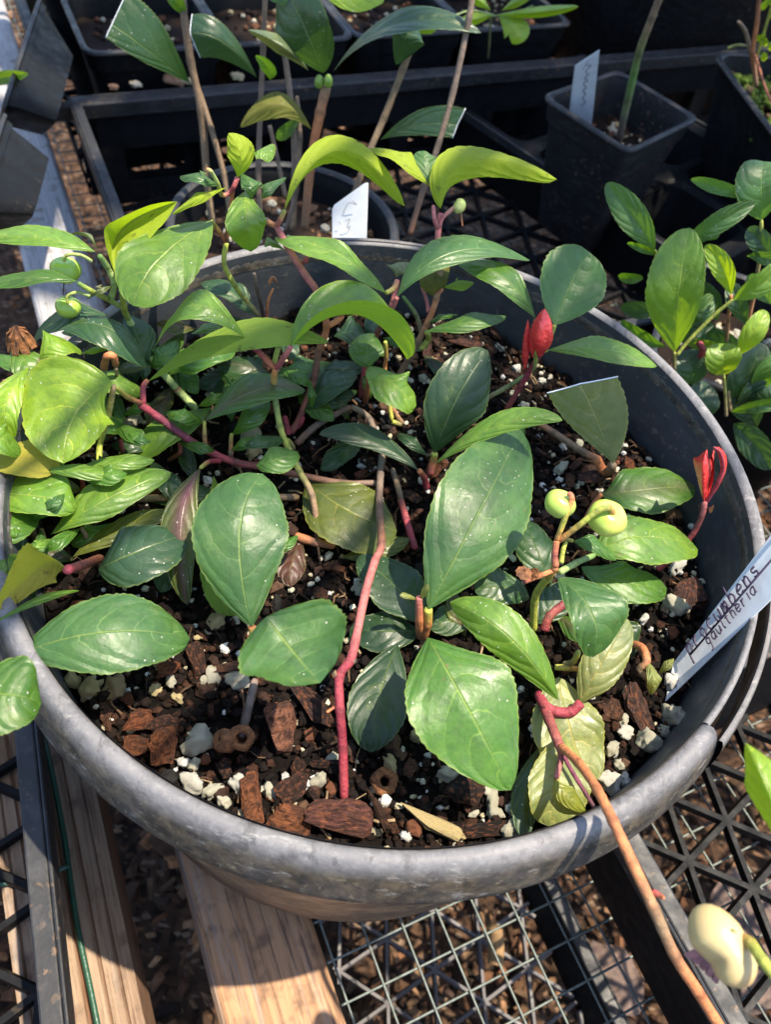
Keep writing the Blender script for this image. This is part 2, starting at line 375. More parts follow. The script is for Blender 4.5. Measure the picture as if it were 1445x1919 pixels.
# ------------------------------------------------------------------ ground under the bench
def ground():
    GZ = -.36
    mb = MB(); n = 90; S = 1.5
    xs = [(-S * 1.2 + 2.4 * S * i / n) for i in range(n + 1)]
    V = []; C = []
    for j in range(n + 1):
        for i in range(n + 1):
            x = xs[i]; y = xs[j] + .5
            z = GZ + .008 * noise.noise(Vector((x * 14, y * 14, 0))) + .006 * noise.noise(Vector((x * 50, y * 50, 3)))
            V.append((x, y, z)); k = noise.noise(Vector((x * 25, y * 25, 9))) * .5 + .5
            C.append((.05 + .09 * k, .028 + .05 * k, .018 + .025 * k))
    F = [(j * (n + 1) + i, j * (n + 1) + i + 1, (j + 1) * (n + 1) + i + 1, (j + 1) * (n + 1) + i) for j in range(n) for i in range(n)]
    mb.add(V, F, True, C)
    far = 30
    b = 2.4 * S / 2
    q = [(-far, -far), (far, -far), (far, far), (-far, far)]; e = [(-b, .5 - b), (b, .5 - b), (b, .5 + b), (-b, .5 + b)]
    mb.add([(x, y, GZ - .01) for x, y in q + e], [(0, 1, 5, 4), (1, 2, 6, 5), (2, 3, 7, 6), (3, 0, 4, 7)], False, (.08, .045, .027))
    tag(mb.build('ground', GROUND, colors=True), kind='structure')
    # loose chips over it
    mb = MB()
    rng = random.Random(3)
    for k in range(11000):
        if k < 8600: x, y = rng.uniform(-.35, .6), rng.uniform(-.25, .45)
        else: x, y = rng.uniform(-.7, .9), rng.uniform(.3, 1.3)
        L = rng.uniform(.002, .0075) * (2.6 if rng.random() < .05 else 1); wd = L * rng.uniform(.12, .7); t = rng.uniform(.0006, .002)
        Rm = Matrix.Rotation(rng.uniform(0, 6.3), 3, 'Z') @ Matrix.Rotation(rng.uniform(-.8, .8), 3, 'X') @ Matrix.Rotation(rng.uniform(-.8, .8), 3, 'Y')
        c = Vector((x, y, GZ + rng.uniform(0, .012)))
        sh = rng.uniform(.4, 1.5); base = rng.choice([(.13, .06, .03), (.07, .034, .020), (.18, .10, .055), (.03, .018, .013), (.10, .06, .035), (.05, .028, .018)])
        cl = tuple(min(.6, q * sh) for q in base)
        q = [Vector((L * a * rng.uniform(.6, 1.1), wd * bb * rng.uniform(.5, 1.1), 0)) for a, bb in ((-1, -1), (1, -1), (1, 1), (-1, 1))]
        lo = [c + Rm @ (p + Vector((0, 0, -t))) for p in q]; hi = [c + Rm @ (p * .85 + Vector((0, 0, t))) for p in q]
        mb.add(lo + hi, [(3, 2, 1, 0), (4, 5, 6, 7), (0, 1, 5, 4), (1, 2, 6, 5), (2, 3, 7, 6), (3, 0, 4, 7)], False, cl)
    tag(mb.build('wood_chip_mulch', MULCH, colors=True), 'brown shredded wood chip mulch covering the ground below the bench', 'mulch', kind='stuff')
ground()

# ------------------------------------------------------------------ bench: boards and wire mesh
BZ = -.14
def board(name, label, u0, u1, v0, v1, top, depth, ribs, mat, side):
    t = thing(name, label, 'board')
    mb = MB(); L = v1 - v0
    if ribs:
        prof = []; x = u0
        n = len(ribs)
        for (a, b) in ribs:                                  # flat ridge tops
            prof += [(a, top), (b, top), ]
        pts = []
        for i, (a, b) in enumerate(ribs):
            pts += [(a, top), (b, top)]
            if i < n - 1:
                g0, g1 = b, ribs[i + 1][0]; pts += [(g0 + .0005, top - .0009), (g1 - .0005, top - .0009)]
    else:
        r = .003; pts = [(u0, top - r), (u0 + r * .4, top - r * .35), (u0 + r, top), (u1 - r, top), (u1 - r * .4, top - r * .35), (u1, top - r)]
    full = [(u0, top - depth)] + pts + [(u1, top - depth)]
    # local frame: x across, y along
    m = len(full); V = []; nseg = 24
    for k in range(nseg + 1):
        for (a, z) in full: V.append((a, v0 + L * k / nseg, z + .0006 * noise.noise(Vector((a * 60, k * .9, 1)))))
    F = []; 
    for k in range(nseg):
        for i in range(m - 1): F.append((k * m + i, (k + 1) * m + i, (k + 1) * m + i + 1, k * m + i + 1))
    F += [tuple(range(m)), tuple(reversed(range(nseg * m, nseg * m + m)))]
    mb.add(V, F, False)
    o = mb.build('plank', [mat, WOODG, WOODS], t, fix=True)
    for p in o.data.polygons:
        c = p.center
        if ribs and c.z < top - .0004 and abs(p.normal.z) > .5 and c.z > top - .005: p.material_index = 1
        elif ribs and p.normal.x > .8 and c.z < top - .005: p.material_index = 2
    t.rotation_euler = (0, 0, A32)
    return t
wid = [(-.1335, -.1305), (-.1295, -.126), (-.1245, -.1205), (-.119, -.1155), (-.114, -.1095), (-.1082, -.1045), (-.1034, -.0996)]
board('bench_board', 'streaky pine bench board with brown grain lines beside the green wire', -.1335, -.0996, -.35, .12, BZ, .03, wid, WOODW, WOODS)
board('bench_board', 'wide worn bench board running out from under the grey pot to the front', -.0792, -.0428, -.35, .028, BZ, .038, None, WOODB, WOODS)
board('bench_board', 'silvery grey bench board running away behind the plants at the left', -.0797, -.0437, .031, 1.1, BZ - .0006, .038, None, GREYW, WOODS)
def cloth():
    mb = MB(); s = .0127; z = BZ - .0015; r = .00043
    def wire(a, b, zz):
        n = 10; mb.tube([a.lerp(b, i / n) + Vector((0, 0, zz + .0004 * math.sin(i * 2.1 + a.x * 90))) for i in range(n + 1)], r, 5, None, False)
    for i in range(-1, 50):
        u = -.0405 + s * i
        wire(W(u, -.34), W(u, 1.0), z)
    for j in range(-27, 80):
        v = .004 + s * j
        wire(W(-.0425, v), W(.58, v), z - .0009)
    tag(mb.build('wire_mesh', WIRE), 'galvanised square wire mesh stretched across the bench', 'wire mesh')
cloth()
def gwire():
    mb = MB()
    pts = [PZ(68, 1330, -.1375), PZ(95, 1440, -.1378), PZ(118, 1560, -.1378), PZ(130, 1640, -.1378), PZ(145, 1740, -.1378), PZ(168, 1850, -.1378), PZ(190, 1960, -.1378)]
    mb.tube(spline(pts), .00095, 7)
    for (a, b) in (((30, 1393), (84, 1376)), ((90, 1637), (130, 1622)), ((-10, 1660), (25, 1652))):
        mb.tube([PZ(*a, -.1372), PZ(*b, -.1372)], .0008, 7)
    tag(mb.build('fence_wire', GWIRE), 'dark green coated fence wire lying along the streaky board', 'wire')
gwire()

# ------------------------------------------------------------------ webbed trays
def tri_lattice(mb, u0, u1, v0, v1, z, s, hw, hh, off=(0, 0), rot=0):
    "ribs of a moulded triangular web clipped to a rectangle, with a small disc at each node"
    cx, cy = (u0 + u1) / 2, (v0 + v1) / 2
    def clip(p, d):
        t0, t1 = -9, 9
        for a, da, lo, hi in ((p[0], d[0], u0, u1), (p[1], d[1], v0, v1)):
            if abs(da) < 1e-9:
                if a < lo or a > hi: return None
                continue
            ta, tb = (lo - a) / da, (hi - a) / da
            if ta > tb: ta, tb = tb, ta
            t0, t1 = max(t0, ta), min(t1, tb)
        return (t0, t1) if t1 - t0 > .004 else None
    h = s * math.sqrt(3) / 2
    for k, ang in enumerate((0, 60, 120)):
        a = R(ang + rot); d = (math.cos(a), math.sin(a)); nrm = (-d[1], d[0])
        for i in range(-40, 41):
            p = (cx + off[0] + nrm[0] * h * i, cy + off[1] + nrm[1] * h * i); c = clip(p, d)
            if not c: continue
            A = (p[0] + d[0] * c[0], p[1] + d[1] * c[0]); B = (p[0] + d[0] * c[1], p[1] + d[1] * c[1])
            M = W((A[0] + B[0]) / 2, (A[1] + B[1]) / 2, z + k * .00007); ln = (c[1] - c[0]) / 2
            D = W(d[0], d[1]); N = W(nrm[0], nrm[1])
            lo = [M - D * ln - N * hw, M + D * ln - N * hw, M + D * ln + N * hw, M - D * ln + N * hw]
            mb.hexa([q - Vector((0, 0, hh)) for q in lo], [q + Vector((0, 0, hh)) + N * (-.4 * hw if (i2 < 2) is False else .4 * hw) for i2, q in enumerate(lo)])
    a = R(rot); e1 = (math.cos(a), math.sin(a)); e2 = (math.cos(a + R(60)), math.sin(a + R(60)))
    for i in range(-40, 41):                                   # filleted hubs where the ribs meet
        for j in range(-40, 41):
            p = (cx + off[0] + s * (i * e1[0] + j * e2[0]), cy + off[1] + s * (i * e1[1] + j * e2[1]))
            if u0 + .003 < p[0] < u1 - .003 and v0 + .003 < p[1] < v1 - .003:
                ring = []
                for k in range(12):
                    b = R(rot + 30 * k); rr = hw * (2.3 if k % 2 == 0 else 1.35); ring.append(W(p[0] + rr * math.cos(b), p[1] + rr * math.sin(b), z))
                up = Vector((0, 0, hh - .00012)); mb.add([q - up for q in ring] + [q + up for q in ring], [tuple(reversed(range(12))), tuple(range(12, 24))] + [(k, (k + 1) % 12, 12 + (k + 1) % 12, 12 + k) for k in range(12)])
def web_tray(label, u0, u1, v0, v1, z0, H, s=.03, hw=.0018, off=(0, 0), rot=12, slots=True, group=None, spin=0, flare=.006, sides='NSEW', fm=None):
    t = thing('web_tray', label, 'tray', group)
    m = MB(); tri_lattice(m, u0, u1, v0, v1, z0 + .0035, s, hw, .0015, off, rot); m.build('web_floor', fm or BLACK, t)
    m2 = MB()
    def side(a, b, out):
        "a wall with a row of openings between a lower and an upper band"
        A = Vector(a); B = Vector(b); out = Vector(out); D = (B - A).normalized(); L = (B - A).length; T = .0012
        def slab(s0, s1, h0, h1):
            f0, f1 = flare * h0 / H, flare * h1 / H
            lo = [A + D * s0 + out * f0, A + D * s1 + out * f0, A + D * s1 + out * (f0 + T), A + D * s0 + out * (f0 + T)]
            hi = [A + D * s0 + out * f1, A + D * s1 + out * f1, A + D * s1 + out * (f1 + T), A + D * s0 + out * (f1 + T)]
            m2.hexa([W(q.x, q.y, z0 + h0) for q in lo], [W(q.x, q.y, z0 + h1) for q in hi])
        if slots:
            slab(0, L, 0, H * .22); slab(0, L, H * .55, H)
            n = max(2, int(L / .062)); g = L / n
            for i in range(n + 1):
                c = min(max(i * g, .006), L - .006); slab(c - .007, c + .007, H * .2202, H * .5498)
        else: slab(0, L, 0, H)
    c = [(u0, v0), (u1, v0), (u1, v1), (u0, v1)]
    if 'S' in sides: side((*c[0], 0), (*c[1], 0), (0, -1, 0))
    if 'E' in sides: side((*c[1], 0), (*c[2], 0), (1, 0, 0))
    if 'N' in sides: side((*c[2], 0), (*c[3], 0), (0, 1, 0))
    if 'W' in sides: side((*c[3], 0), (*c[0], 0), (-1, 0, 0))
    m2.build('side_wall', BLACK, t)
    m3 = MB(); f = flare + .001; r = .0055
    ring = [(u0 - f, v0 - f), (u1 + f, v0 - f), (u1 + f, v1 + f), (u0 - f, v1 + f)]
    for i, k in enumerate('SENW'):
        if k not in sides: continue
        a = Vector((*ring[i], 0)); b = Vector((*ring[(i + 1) % 4], 0)); d = (b - a).normalized(); n = Vector((d.y, -d.x, 0))
        a2, b2 = a - n * .001, b - n * .001
        q = [a2, b2, b2 + n * r + d * r, a2 + n * r - d * r]
        m3.hexa([W(p.x, p.y, z0 + H - .0015 + i * .00003) for p in q], [W(p.x, p.y, z0 + H + .0012 + i * .00003) for p in q])
        q = [a2 + n * r - d * r, b2 + n * r + d * r, b2 + n * (r + .0012) + d * (r + .0012), a2 + n * (r + .0012) - d * (r + .0012)]
        m3.hexa([W(p.x, p.y, z0 + H - .007) for p in q], [W(p.x, p.y, z0 + H + .0012 + i * .00003) for p in q])
    rim = m3.build('rim', BLACKD, t)
    setmod(rim, 'soft', 'BEVEL', width=.0007, segments=2)
    if spin:
        c = W(*spin[1:], 0); t.location = c - Matrix.Rotation(spin[0], 3, 'Z') @ c; t.rotation_euler = (0, 0, spin[0])
    return t
G = None
web_tray('black web tray behind the grey pot holding the cut leaf shrub', -.021, .50, .112, .350, BZ + .001, .06, .03, .0017, (.006, .004))
web_tray('rear black web tray packed with small square pots', -.03, .50, .364, .62, BZ + .001, .06, .03, .0017, (.01, 0))
web_tray('black web tray at lower right under the trailing orange runner', .0545, .33, -.36, -.069, BZ + .001, .058, .0235, .0016, (.012, -.0075), 15, slots=False, sides='NEW')
web_tray('black web tray at lower left resting on the streaky board', -.40, -.1185, -.36, .03, BZ + .001, .056, .027, .0017, (.0, .006), 20, slots=False, spin=(R(-3.5), -.1185, -.01))
web_tray('upside down web tray lying on the ground under the mesh', -.03, .068, -.30, .02, -.262, .02, .0255, .0011, (.0, .0), 8, slots=False, fm=GREYD)

# ------------------------------------------------------------------ pots of the surroundings
def soil_sheet(pts, name='potting_soil', label='dark potting soil in a small square pot', mat=None, dz=.0025, n=14, seed=0, crumbs=60):
    "soil surface between four corners, with loose crumbs joined to it"
    a, b, c, d = [Vector(p) for p in pts]; mb = MB(); V = []; rng = random.Random(seed)
    for j in range(n + 1):
        for i in range(n + 1):
            p = a.lerp(b, i / n).lerp(d.lerp(c, i / n), j / n); p.z += dz * noise.noise(p * 170); V.append(p)
    mb.add(V, [(j * (n + 1) + i, j * (n + 1) + i + 1, (j + 1) * (n + 1) + i + 1, (j + 1) * (n + 1) + i) for j in range(n) for i in range(n)], True, (.011, .007, .005))
    for k in range(crumbs):
        p = a.lerp(b, rng.uniform(.04, .96)).lerp(d.lerp(c, rng.uniform(.04, .96)), rng.uniform(.04, .96))
        lump(mb, p + Vector((0, 0, .001)), rng.uniform(.0008, .0028), rng, rng.choice([(.42, .38, .28), (.30, .25, .15), (.10, .045, .025), (.05, .025, .015), (.02, .012, .009)]))
    return tag(mb.build(name, mat or CRUMB, colors=True), label, 'soil', kind='stuff')
_ico = None
def ico(sub=1):
    bm = bmesh.new(); bmesh.ops.create_icosphere(bm, subdivisions=sub, radius=1)
    v = [x.co.copy() for x in bm.verts]; f = [tuple(q.index for q in p.verts) for p in bm.faces]; bm.free(); return v, f
ICO1 = ico(1); ICO2 = ico(2); ICO3 = ico(3)
def lump(mb, c, r, rng, col, ic=None):
    v, f = ic or ICO1; s = Vector((rng.uniform(.7, 1.3), rng.uniform(.7, 1.3), rng.uniform(.6, 1))); rot = Matrix.Rotation(rng.uniform(0, 6), 3, 'Z') @ Matrix.Rotation(rng.uniform(-.6, .6), 3, 'X')
    o = rng.uniform(0, 99)
    V = []
    for p in v:
        q = Vector((p.x * s.x, p.y * s.y, p.z * s.z)) * r * (1 + .35 * noise.noise(p * 1.7 + Vector((o, 0, 0))))
        V.append(c + rot @ q)
    mb.add(V, f, False, col)
def square_pot(label, top, bot, mat=None, group=None, lip=.006, soil=None, name='square_pot', inner=True):
    "tapered square pot between four top corners and four bottom corners (counter-clockwise), open at the top"
    t = thing(name, label, 'pot', group)
    top = [Vector(p) for p in top]; bot = [Vector(p) for p in bot]; tc = sum(top, Vector()) / 4; bc = sum(bot, Vector()) / 4
    ax = (tc - bc).normalized()
    def rnd(pts, rr, n=4):
        out = []
        for i in range(4):
            p, a, b = pts[i], pts[i - 1], pts[(i + 1) % 4]
            p0 = p + (a - p).normalized() * rr; p1 = p + (b - p).normalized() * rr
            for k in range(n + 1):
                s = k / n; out.append(p0.lerp(p, s).lerp(p.lerp(p1, s), s))
        return out
    size = (top[1] - top[0]).length; rr = size * .13
    def ring(f, inset, up=0):
        q = [b.lerp(a, f) for a, b in zip(top, bot)]; c = bc.lerp(tc, f)
        q = [p + (c - p).normalized() * inset * 1.4142 for p in q]
        return [p + ax * up for p in rnd(q, rr)]
    mb = MB()
    rings = [ring(0, .002), ring(0, 0), ring(.86, 0), ring(.862, -.0012), ring(.985, -.0012), ring(1, -.0024), ring(1, -.0024, .0012), ring(1, .0004, .0012), ring(.97, .0010), ring(.86, .0014), ring(.05, .0014)]
    n = len(rings[0]); V = [p for r in rings for p in r]
    F = [(i * n + k, i * n + (k + 1) % n, (i + 1) * n + (k + 1) % n, (i + 1) * n + k) for i in range(len(rings) - 1) for k in range(n)]
    F.append(tuple(range((len(rings) - 1) * n, len(rings) * n))); F.append(tuple(reversed(range(n))))
    mb.add(V, F[:-2], True); mb.add([], [])
    base = len(mb.v)
    mb.f += [tuple(range((len(rings) - 1) * n, len(rings) * n)), tuple(reversed(range(n)))]; mb.sm += [False, False]
    o = mb.build('wall', mat or BLACK, t)
    e = o.data; 
    setmod(o, 'edge', 'EDGE_SPLIT', split_angle=R(38))
    m2 = MB(); rr_ = [r for r in (ring(1, -.0026, .0004), ring(1, -.0026, .0018), ring(1, -.0004, .0024), ring(1, .0008, .0014))]
    V = [p for r in rr_ for p in r]
    m2.add(V, [(i * n + k, i * n + (k + 1) % n, (i + 1) * n + (k + 1) % n, (i + 1) * n + k) for i in range(3) for k in range(n)], True)
    m2.build('rim', BLACKD, t)
    if soil is not None:
        f = soil[0]; q = [b.lerp(a, f) for a, b in zip(top, bot)]; c = bc.lerp(tc, f)
        q = [p + (c - p).normalized() * .003 for p in q]
        soil_sheet(q, label=soil[1], seed=hash(label) % 99, crumbs=soil[2] if len(soil) > 2 else 60, mat=soil[3] if len(soil) > 3 else None)
    return t
def sq(u, v, s, sb, z1, z0, rot=0):
    c, sn = math.cos(rot), math.sin(rot)
    def q(h, z): return [W(u + x * c - y * sn, v + x * sn + y * c, z) for x, y in ((-h, -h), (h, -h), (h, h), (-h, h))]
    return q(s / 2, z1), q(sb / 2, z0)
rowlab = ['square black pot of bare soil at the left end of the rear tray', 'square black pot behind the two brown shrub stems', 'square black pot behind the drooping dark leaf',
          'square black pot behind the pale green seedling', 'square black pot next to the big round black pot']
for i in range(4):
    tp, bt = sq(.022 + i * .082, .412, .077, .058, -.062, BZ + .006)
    square_pot(rowlab[i], tp, bt, group='square pots in the rear tray', soil=(.86, 'dark soil with white grains in rear pot %s' % ['at the left', 'behind the stems', 'behind the dark leaf', 'behind the seedling'][i], 90))
for i in range(5):
    tp, bt = sq(.012 + i * .082, .497, .077, .058, -.062, BZ + .006)
    square_pot('square black pot in the back row of the rear tray, ' + ['left end', 'second from the left', 'third from the left', 'fourth from the left', 'right end'][i], tp, bt, group='square pots in the rear tray',
               soil=(.86, 'dark soil in a back row pot, ' + ['left end', 'second from left', 'third from left', 'fourth from left', 'right end'][i], 60))
# the big round pot behind
t = thing('round_pot', 'large round black pot standing at the top edge behind the tagged square pot', 'pot')
c = PZ(1215, 118, BZ); c.z = 0
m = MB(); m.lathe([(0, BZ + .002), (.092, BZ + .002), (.096, BZ + .006), (.125, .06), (.131, .06), (.131, .075), (.126, .077), (.122, .075), (.092, BZ + .008), (0, BZ + .008)], 64, c); m.build('wall', BLACKD, t)
m = MB(); m.lathe([(0, .05), (.121, .05)], 48, c); tag(m.build('potting_soil', SOIL), 'dark soil inside the large round black pot', 'soil', kind='stuff')
# pots tipped over at the upper left, mouths to the left
def tipped(label, rimA, rimB, botC, botD, zt, depth):
    a, b, c_, d = PZ(*rimA, zt), PZ(*rimB, zt), PZ(*botC, zt - .012), PZ(*botD, zt - .012)
    cen = (a + b + c_ + d) / 4; vw = (cen - CAM).normalized(); dn = (vw + Vector((-.35, .1, -.5))).normalized() * depth
    far = lambda p, k: cen.lerp(p, k) + dn
    return square_pot(label, [a, b, far(b, .86), far(a, .86)], [d, c_, far(c_, .80), far(d, .80)], group='tipped over pots at the left')
tipped('black square pot lying on its side in the top left corner', (80, -6), (12, 200), (104, 232), (140, 92), -.035, .06)
tipped('black square pot lying on its side below the corner one, at the left edge', (12, 222), (-45, 400), (62, 406), (94, 288), -.035, .06)
# pot with moss at the upper right
A = PZ(1340, 104, -.045); B = PZ(1475, 285, -.045); D = (B - A); n = Vector((-D.y, D.x, 0)); s = D.length
top = [A, B, B + n, A + n]; cc = sum(top, Vector()) / 4
bot = [cc + (p - cc) * .74 for p in top]
for p in bot: p.z = BZ + .004
square_pot('black square pot of mossy soil at the right edge', top, bot, soil=(.84, 'mossy soil with thin reddish stems at the right edge', 120))
MOSSC = cc
# cell tray under the tagged pot
HZ = -.100
H0 = PZ(1262, 322, HZ); e1 = (PZ(1352, 287, HZ) - PZ(1187, 358, HZ)).normalized(); e2 = Vector((e1.y, -e1.x, 0))
def cell_tray():
    t = thing('cell_tray', 'black plastic cell tray holding the tagged square pot', 'tray')
    S = .072; mb = MB(); top = MB()
    for i in (-1, 0):
        for j in (-2, -1, 0, 1):
            c = H0 + e1 * S * (i + .5) + e2 * S * (j + .5); c.z = 0
            def rg(h, z, rr):
                out = []
                for k in range(4):
                    sx, sy = ((-1, -1), (1, -1), (1, 1), (-1, 1))[k]
                    for q in range(5):
                        a = R(180 + 90 * k + 90 * q / 4); out.append(c + e1 * (sx * (h - rr) + rr * math.cos(a)) + e2 * (sy * (h - rr) + rr * math.sin(a)) + Vector((0, 0, z)))
                return out
            outer = []
            for k in range(4):
                sx, sy = ((-1, -1), (1, -1), (1, 1), (-1, 1))[k]
                nx = ((-1, 0), (0, -1)), ((0, -1), (1, 0)), ((1, 0), (0, 1)), ((0, 1), (-1, 0))
                for q in range(5): outer.append(c + e1 * sx * S / 2 + e2 * sy * S / 2 + Vector((0, 0, HZ)))
            r1 = rg(S / 2 - .003, HZ, .011); r2 = rg(S / 2 - .006, HZ - .003, .011); r3 = rg(S / 2 - .012, BZ + .004, .008)
            V = outer + r1 + r2 + r3; n = 20
            mb.add(V, [(a * n + k, a * n + (k + 1) % n, (a + 1) * n + (k + 1) % n, (a + 1) * n + k) for a in range(3) for k in range(n)] + [tuple(range(3 * n, 4 * n))], False)
    mb.build('cell', BLACK, t)
    m2 = MB(); lo, hi = [], []
    q = [(-1.06, -2.06), (1.06, -2.06), (1.06, 2.06), (-1.06, 2.06)]
    for i in range(4):
        a = Vector((*q[i], 0)); b = Vector((*q[(i + 1) % 4], 0))
        f = lambda p, z, k=1: H0 * 1 + e1 * S * p.x * k + e2 * S * p.y * k - Vector((0, 0, HZ)) + Vector((0, 0, z))
        m2.hexa([f(a, HZ - .004, .972), f(b, HZ - .004, .972), f(b, HZ - .004), f(a, HZ - .004)], [f(a, HZ + .001, .972), f(b, HZ + .001, .972), f(b, HZ + .001), f(a, HZ + .001)])
    m2.build('rim', BLACKD, t)
    m3 = MB()
    for i in range(4):
        a = Vector((*q[i], 0)); b = Vector((*q[(i + 1) % 4], 0))
        m3.hexa([f(a, BZ + .002, .93), f(b, BZ + .002, .93), f(b, BZ + .002, .945), f(a, BZ + .002, .945)], [f(a, HZ - .0041, .965), f(b, HZ - .0041, .965), f(b, HZ - .0041, .98), f(a, HZ - .0041, .98)])
    m3.build('outer_wall', BLACK, t)
cell_tray()
TZ = -.052
tl, fr, rg_, bk = PZ(1024, 187, TZ), PZ(1176, 286, TZ), PZ(1300, 226, TZ), PZ(1158, 140, TZ)
top = [tl, fr, rg_, bk]; cc = sum(top, Vector()) / 4
bot = [cc + (p - cc) * .70 for p in top]
for p in bot: p.z = TZ - .075
square_pot('black square pot with a white tag and one thick bare stem', top, bot, DIRTY, soil=(.72, 'bark and perlite potting soil around the thick bare stem', 130))
TPC = cc

# ------------------------------------------------------------------ leaves and stems
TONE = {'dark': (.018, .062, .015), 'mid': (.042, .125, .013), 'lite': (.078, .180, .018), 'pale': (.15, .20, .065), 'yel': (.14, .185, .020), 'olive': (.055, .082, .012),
        'blue': (.020, .062, .026), 'deep': (.014, .046, .016), 'fresh': (.125, .245, .012), 'sheen': (.036, .105, .026), 'brown': (.05, .02, .012), 'purp': (.07, .06, .02), 'grey': (.085, .13, .06)}  # sheen: green with the sky's bluish reflection mixed into the colour
LRNG = random.Random(11); DEBUG = False
def leaf(parent, tone, b, t, L, Rr, M=None, u=0, cut=None, bow=5, ex=.78, wav=.6, spot=0, blush=0, mat=None, teeth=12, name='leaf', shear=0, camber=.16, label=None, Pf=P, skew=0, NS=42, NC=12):
    hb, ht = b[2], t[2]; hm = (hb + ht) / 2 + bow
    if M is None: M = ((L[0] + Rr[0]) / 2, (L[1] + Rr[1]) / 2, hm)
    elif len(M) == 2: M = (*M, hm)
    fx = lambda q, d: q if len(q) == 3 else (q[0], q[1], M[2] + d)
    L, Rr = fx(L, -1), fx(Rr, -1)
    B, T, Mm, LL, RR = Pf(*b), Pf(*t), Pf(*M), Pf(*L), Pf(*Rr)
    ctl = 2 * Mm - .5 * (B + T); cut = cut or 1.0
    def wf(s):
        s = min(max(s, 0), 1); q = s ** (1.10 + skew)
        return max(math.sin(math.pi * q), 0) ** (ex * (1.13 - .34 * s))
    wm = wf(.5 * cut)
    C = lambda s: (1 - s) ** 2 * B + 2 * s * (1 - s) * ctl + s * s * T
    D = lambda s: (2 * (1 - s) * (ctl - B) + 2 * s * (T - ctl)).normalized()
    t0 = D(.5); axis_n = ((RR - LL).cross(t0)).normalized(); side = t0.cross(axis_n).normalized()
    vl, vr = LL - Mm, RR - Mm
    cl = (vl.dot(side), vl.dot(axis_n)); cr = (vr.dot(side), vr.dot(axis_n)); tl_, tr_ = vl.dot(t0) * shear, vr.dot(t0) * shear
    half = .5 * (abs(cl[0]) + abs(cr[0])); V = []; uvs = []; ph = LRNG.uniform(0, 6.3); ph2 = LRNG.uniform(0, 6.3)
    rows = []
    for i in range(NS + 1):
        s = i / NS; tt = D(s); q = t0.rotation_difference(tt); sd = q @ side; an = q @ axis_n; c0 = C(s); wfac = wf(s * cut) / wm
        tooth = 1 - .05 * ((s * teeth * 1.0) % 1.0) ** 1.5
        for k in range(NC + 1):
            c = -1 + 2 * k / NC; e = abs(c); co = cl if c < 0 else cr
            ed = tooth if e > .99 else 1
            es = math.sqrt(e * e + .006) - .077                       # rounded fold at the midrib
            p = c0 + sd * (co[0] * e * wfac * ed) + an * (co[1] * es * wfac * 1.02)
            p += tt * ((tl_ if c < 0 else tr_) * e * wfac)
            p += an * (half * wfac * (-camber * (e - e * e) * -1.0))
            p += an * (half * wfac * wav * .20 * e * e * math.sin(2 * math.pi * 1.6 * s + (ph if c < 0 else ph2)))
            p += an * (half * .10 * wav * noise.noise(p * 150 + Vector((ph, 0, 0))))
            V.append(p); uvs.append((k / NC, s * cut))
    if DEBUG: print('LEAF', tone, [round(q) for q in b[:2]], 'len %.0f wl %.0f wr %.0f' % ((B - Mm).length * 1000 + (T - Mm).length * 1000, vl.length * 1000, vr.length * 1000))
    m = NC + 1; F = [(i * m + k, i * m + k + 1, (i + 1) * m + k + 1, (i + 1) * m + k) for i in range(NS) for k in range(NC)]
    ci = (NS // 2) * m + NC // 2
    # the half named by L decides which face looks at the camera
    i0 = NS // 2; pa, pb, pc = V[i0 * m + 1], V[i0 * m + NC // 2], V[(i0 + 1) * m + NC // 2]
    nn = (pb - pa).cross(pc - pa)
    vis = nn.dot(CAM - pb) > 0
    if vis == bool(u): F = [tuple(reversed(f)) for f in F]
    me = bpy.data.meshes.new(name); me.from_pydata([tuple(p) for p in V], [], F)
    me.polygons.foreach_set('use_smooth', [True] * len(F))
    ul = me.uv_layers.new(name='UVMap'); lp = [0] * len(me.loops); me.loops.foreach_get('vertex_index', lp)
    ul.data.foreach_set('uv', [x for i in lp for x in uvs[i]])
    o = link(name, me, mat or LEAF, parent)
    col = TONE[tone]; g = LRNG.uniform(.85, 1.15); o.color = (col[0] * g, col[1] * g, col[2] * g, 1)
    o['spot'] = float(spot); o['blush'] = float(blush)
    if label: o['label'] = label
    if cut < 1:
        mb = MB(); mb.tube([V[NS * m + k] for k in range(m)], .00020, 5); mb.build('cut_edge', WHITE, o)
    return o
SC = dict(red=(.29, .035, .05), pink=(.42, .12, .105), purp=(.15, .025, .055), brown=(.15, .065, .035), grey=(.17, .12, .09), ygr=(.33, .35, .05), pgr=(.26, .34, .11),
          orng=(.50, .17, .06), tan=(.22, .15, .08), dark=(.05, .03, .025), grn=(.10, .20, .04), bred=(.24, .06, .045), wood=(.19, .12, .065), dkred=(.2, .015, .03))
def stem(parent, pts, r0, r1=None, cols=('brown',), name='stem', per=7, Pf=P, knob=.12, n=9):
    r1 = r0 if r1 is None else r1
    q = spline([Pf(*p) for p in pts], per); m = len(q); rad = []; cc = []
    ctr = [SC[c] for c in cols]
    for i in range(m):
        f = i / (m - 1); r = (r0 + (r1 - r0) * f) / 1130
        near = min(abs(i % per), per - i % per)
        rad.append(r * (1 + (knob if near == 0 else 0) + .12 * noise.noise(q[i] * 700)))
        g = f * (len(ctr) - 1); k = min(int(g), len(ctr) - 2) if len(ctr) > 1 else 0
        sh_ = (.62 if near == 0 and 0 < i < m - 1 else 1) * (1 + .35 * noise.noise(q[i] * 420 + Vector((7, 0, 0))))
        cc.append(tuple(Vector(ctr[k]).lerp(Vector(ctr[min(k + 1, len(ctr) - 1)]), g - k) * sh_))
    rad[-1] *= .55; rad[0] *= .8
    mb = MB(); mb.tube(q, rad, n, cc); return mb.build(name, STEM, parent, colors=True)

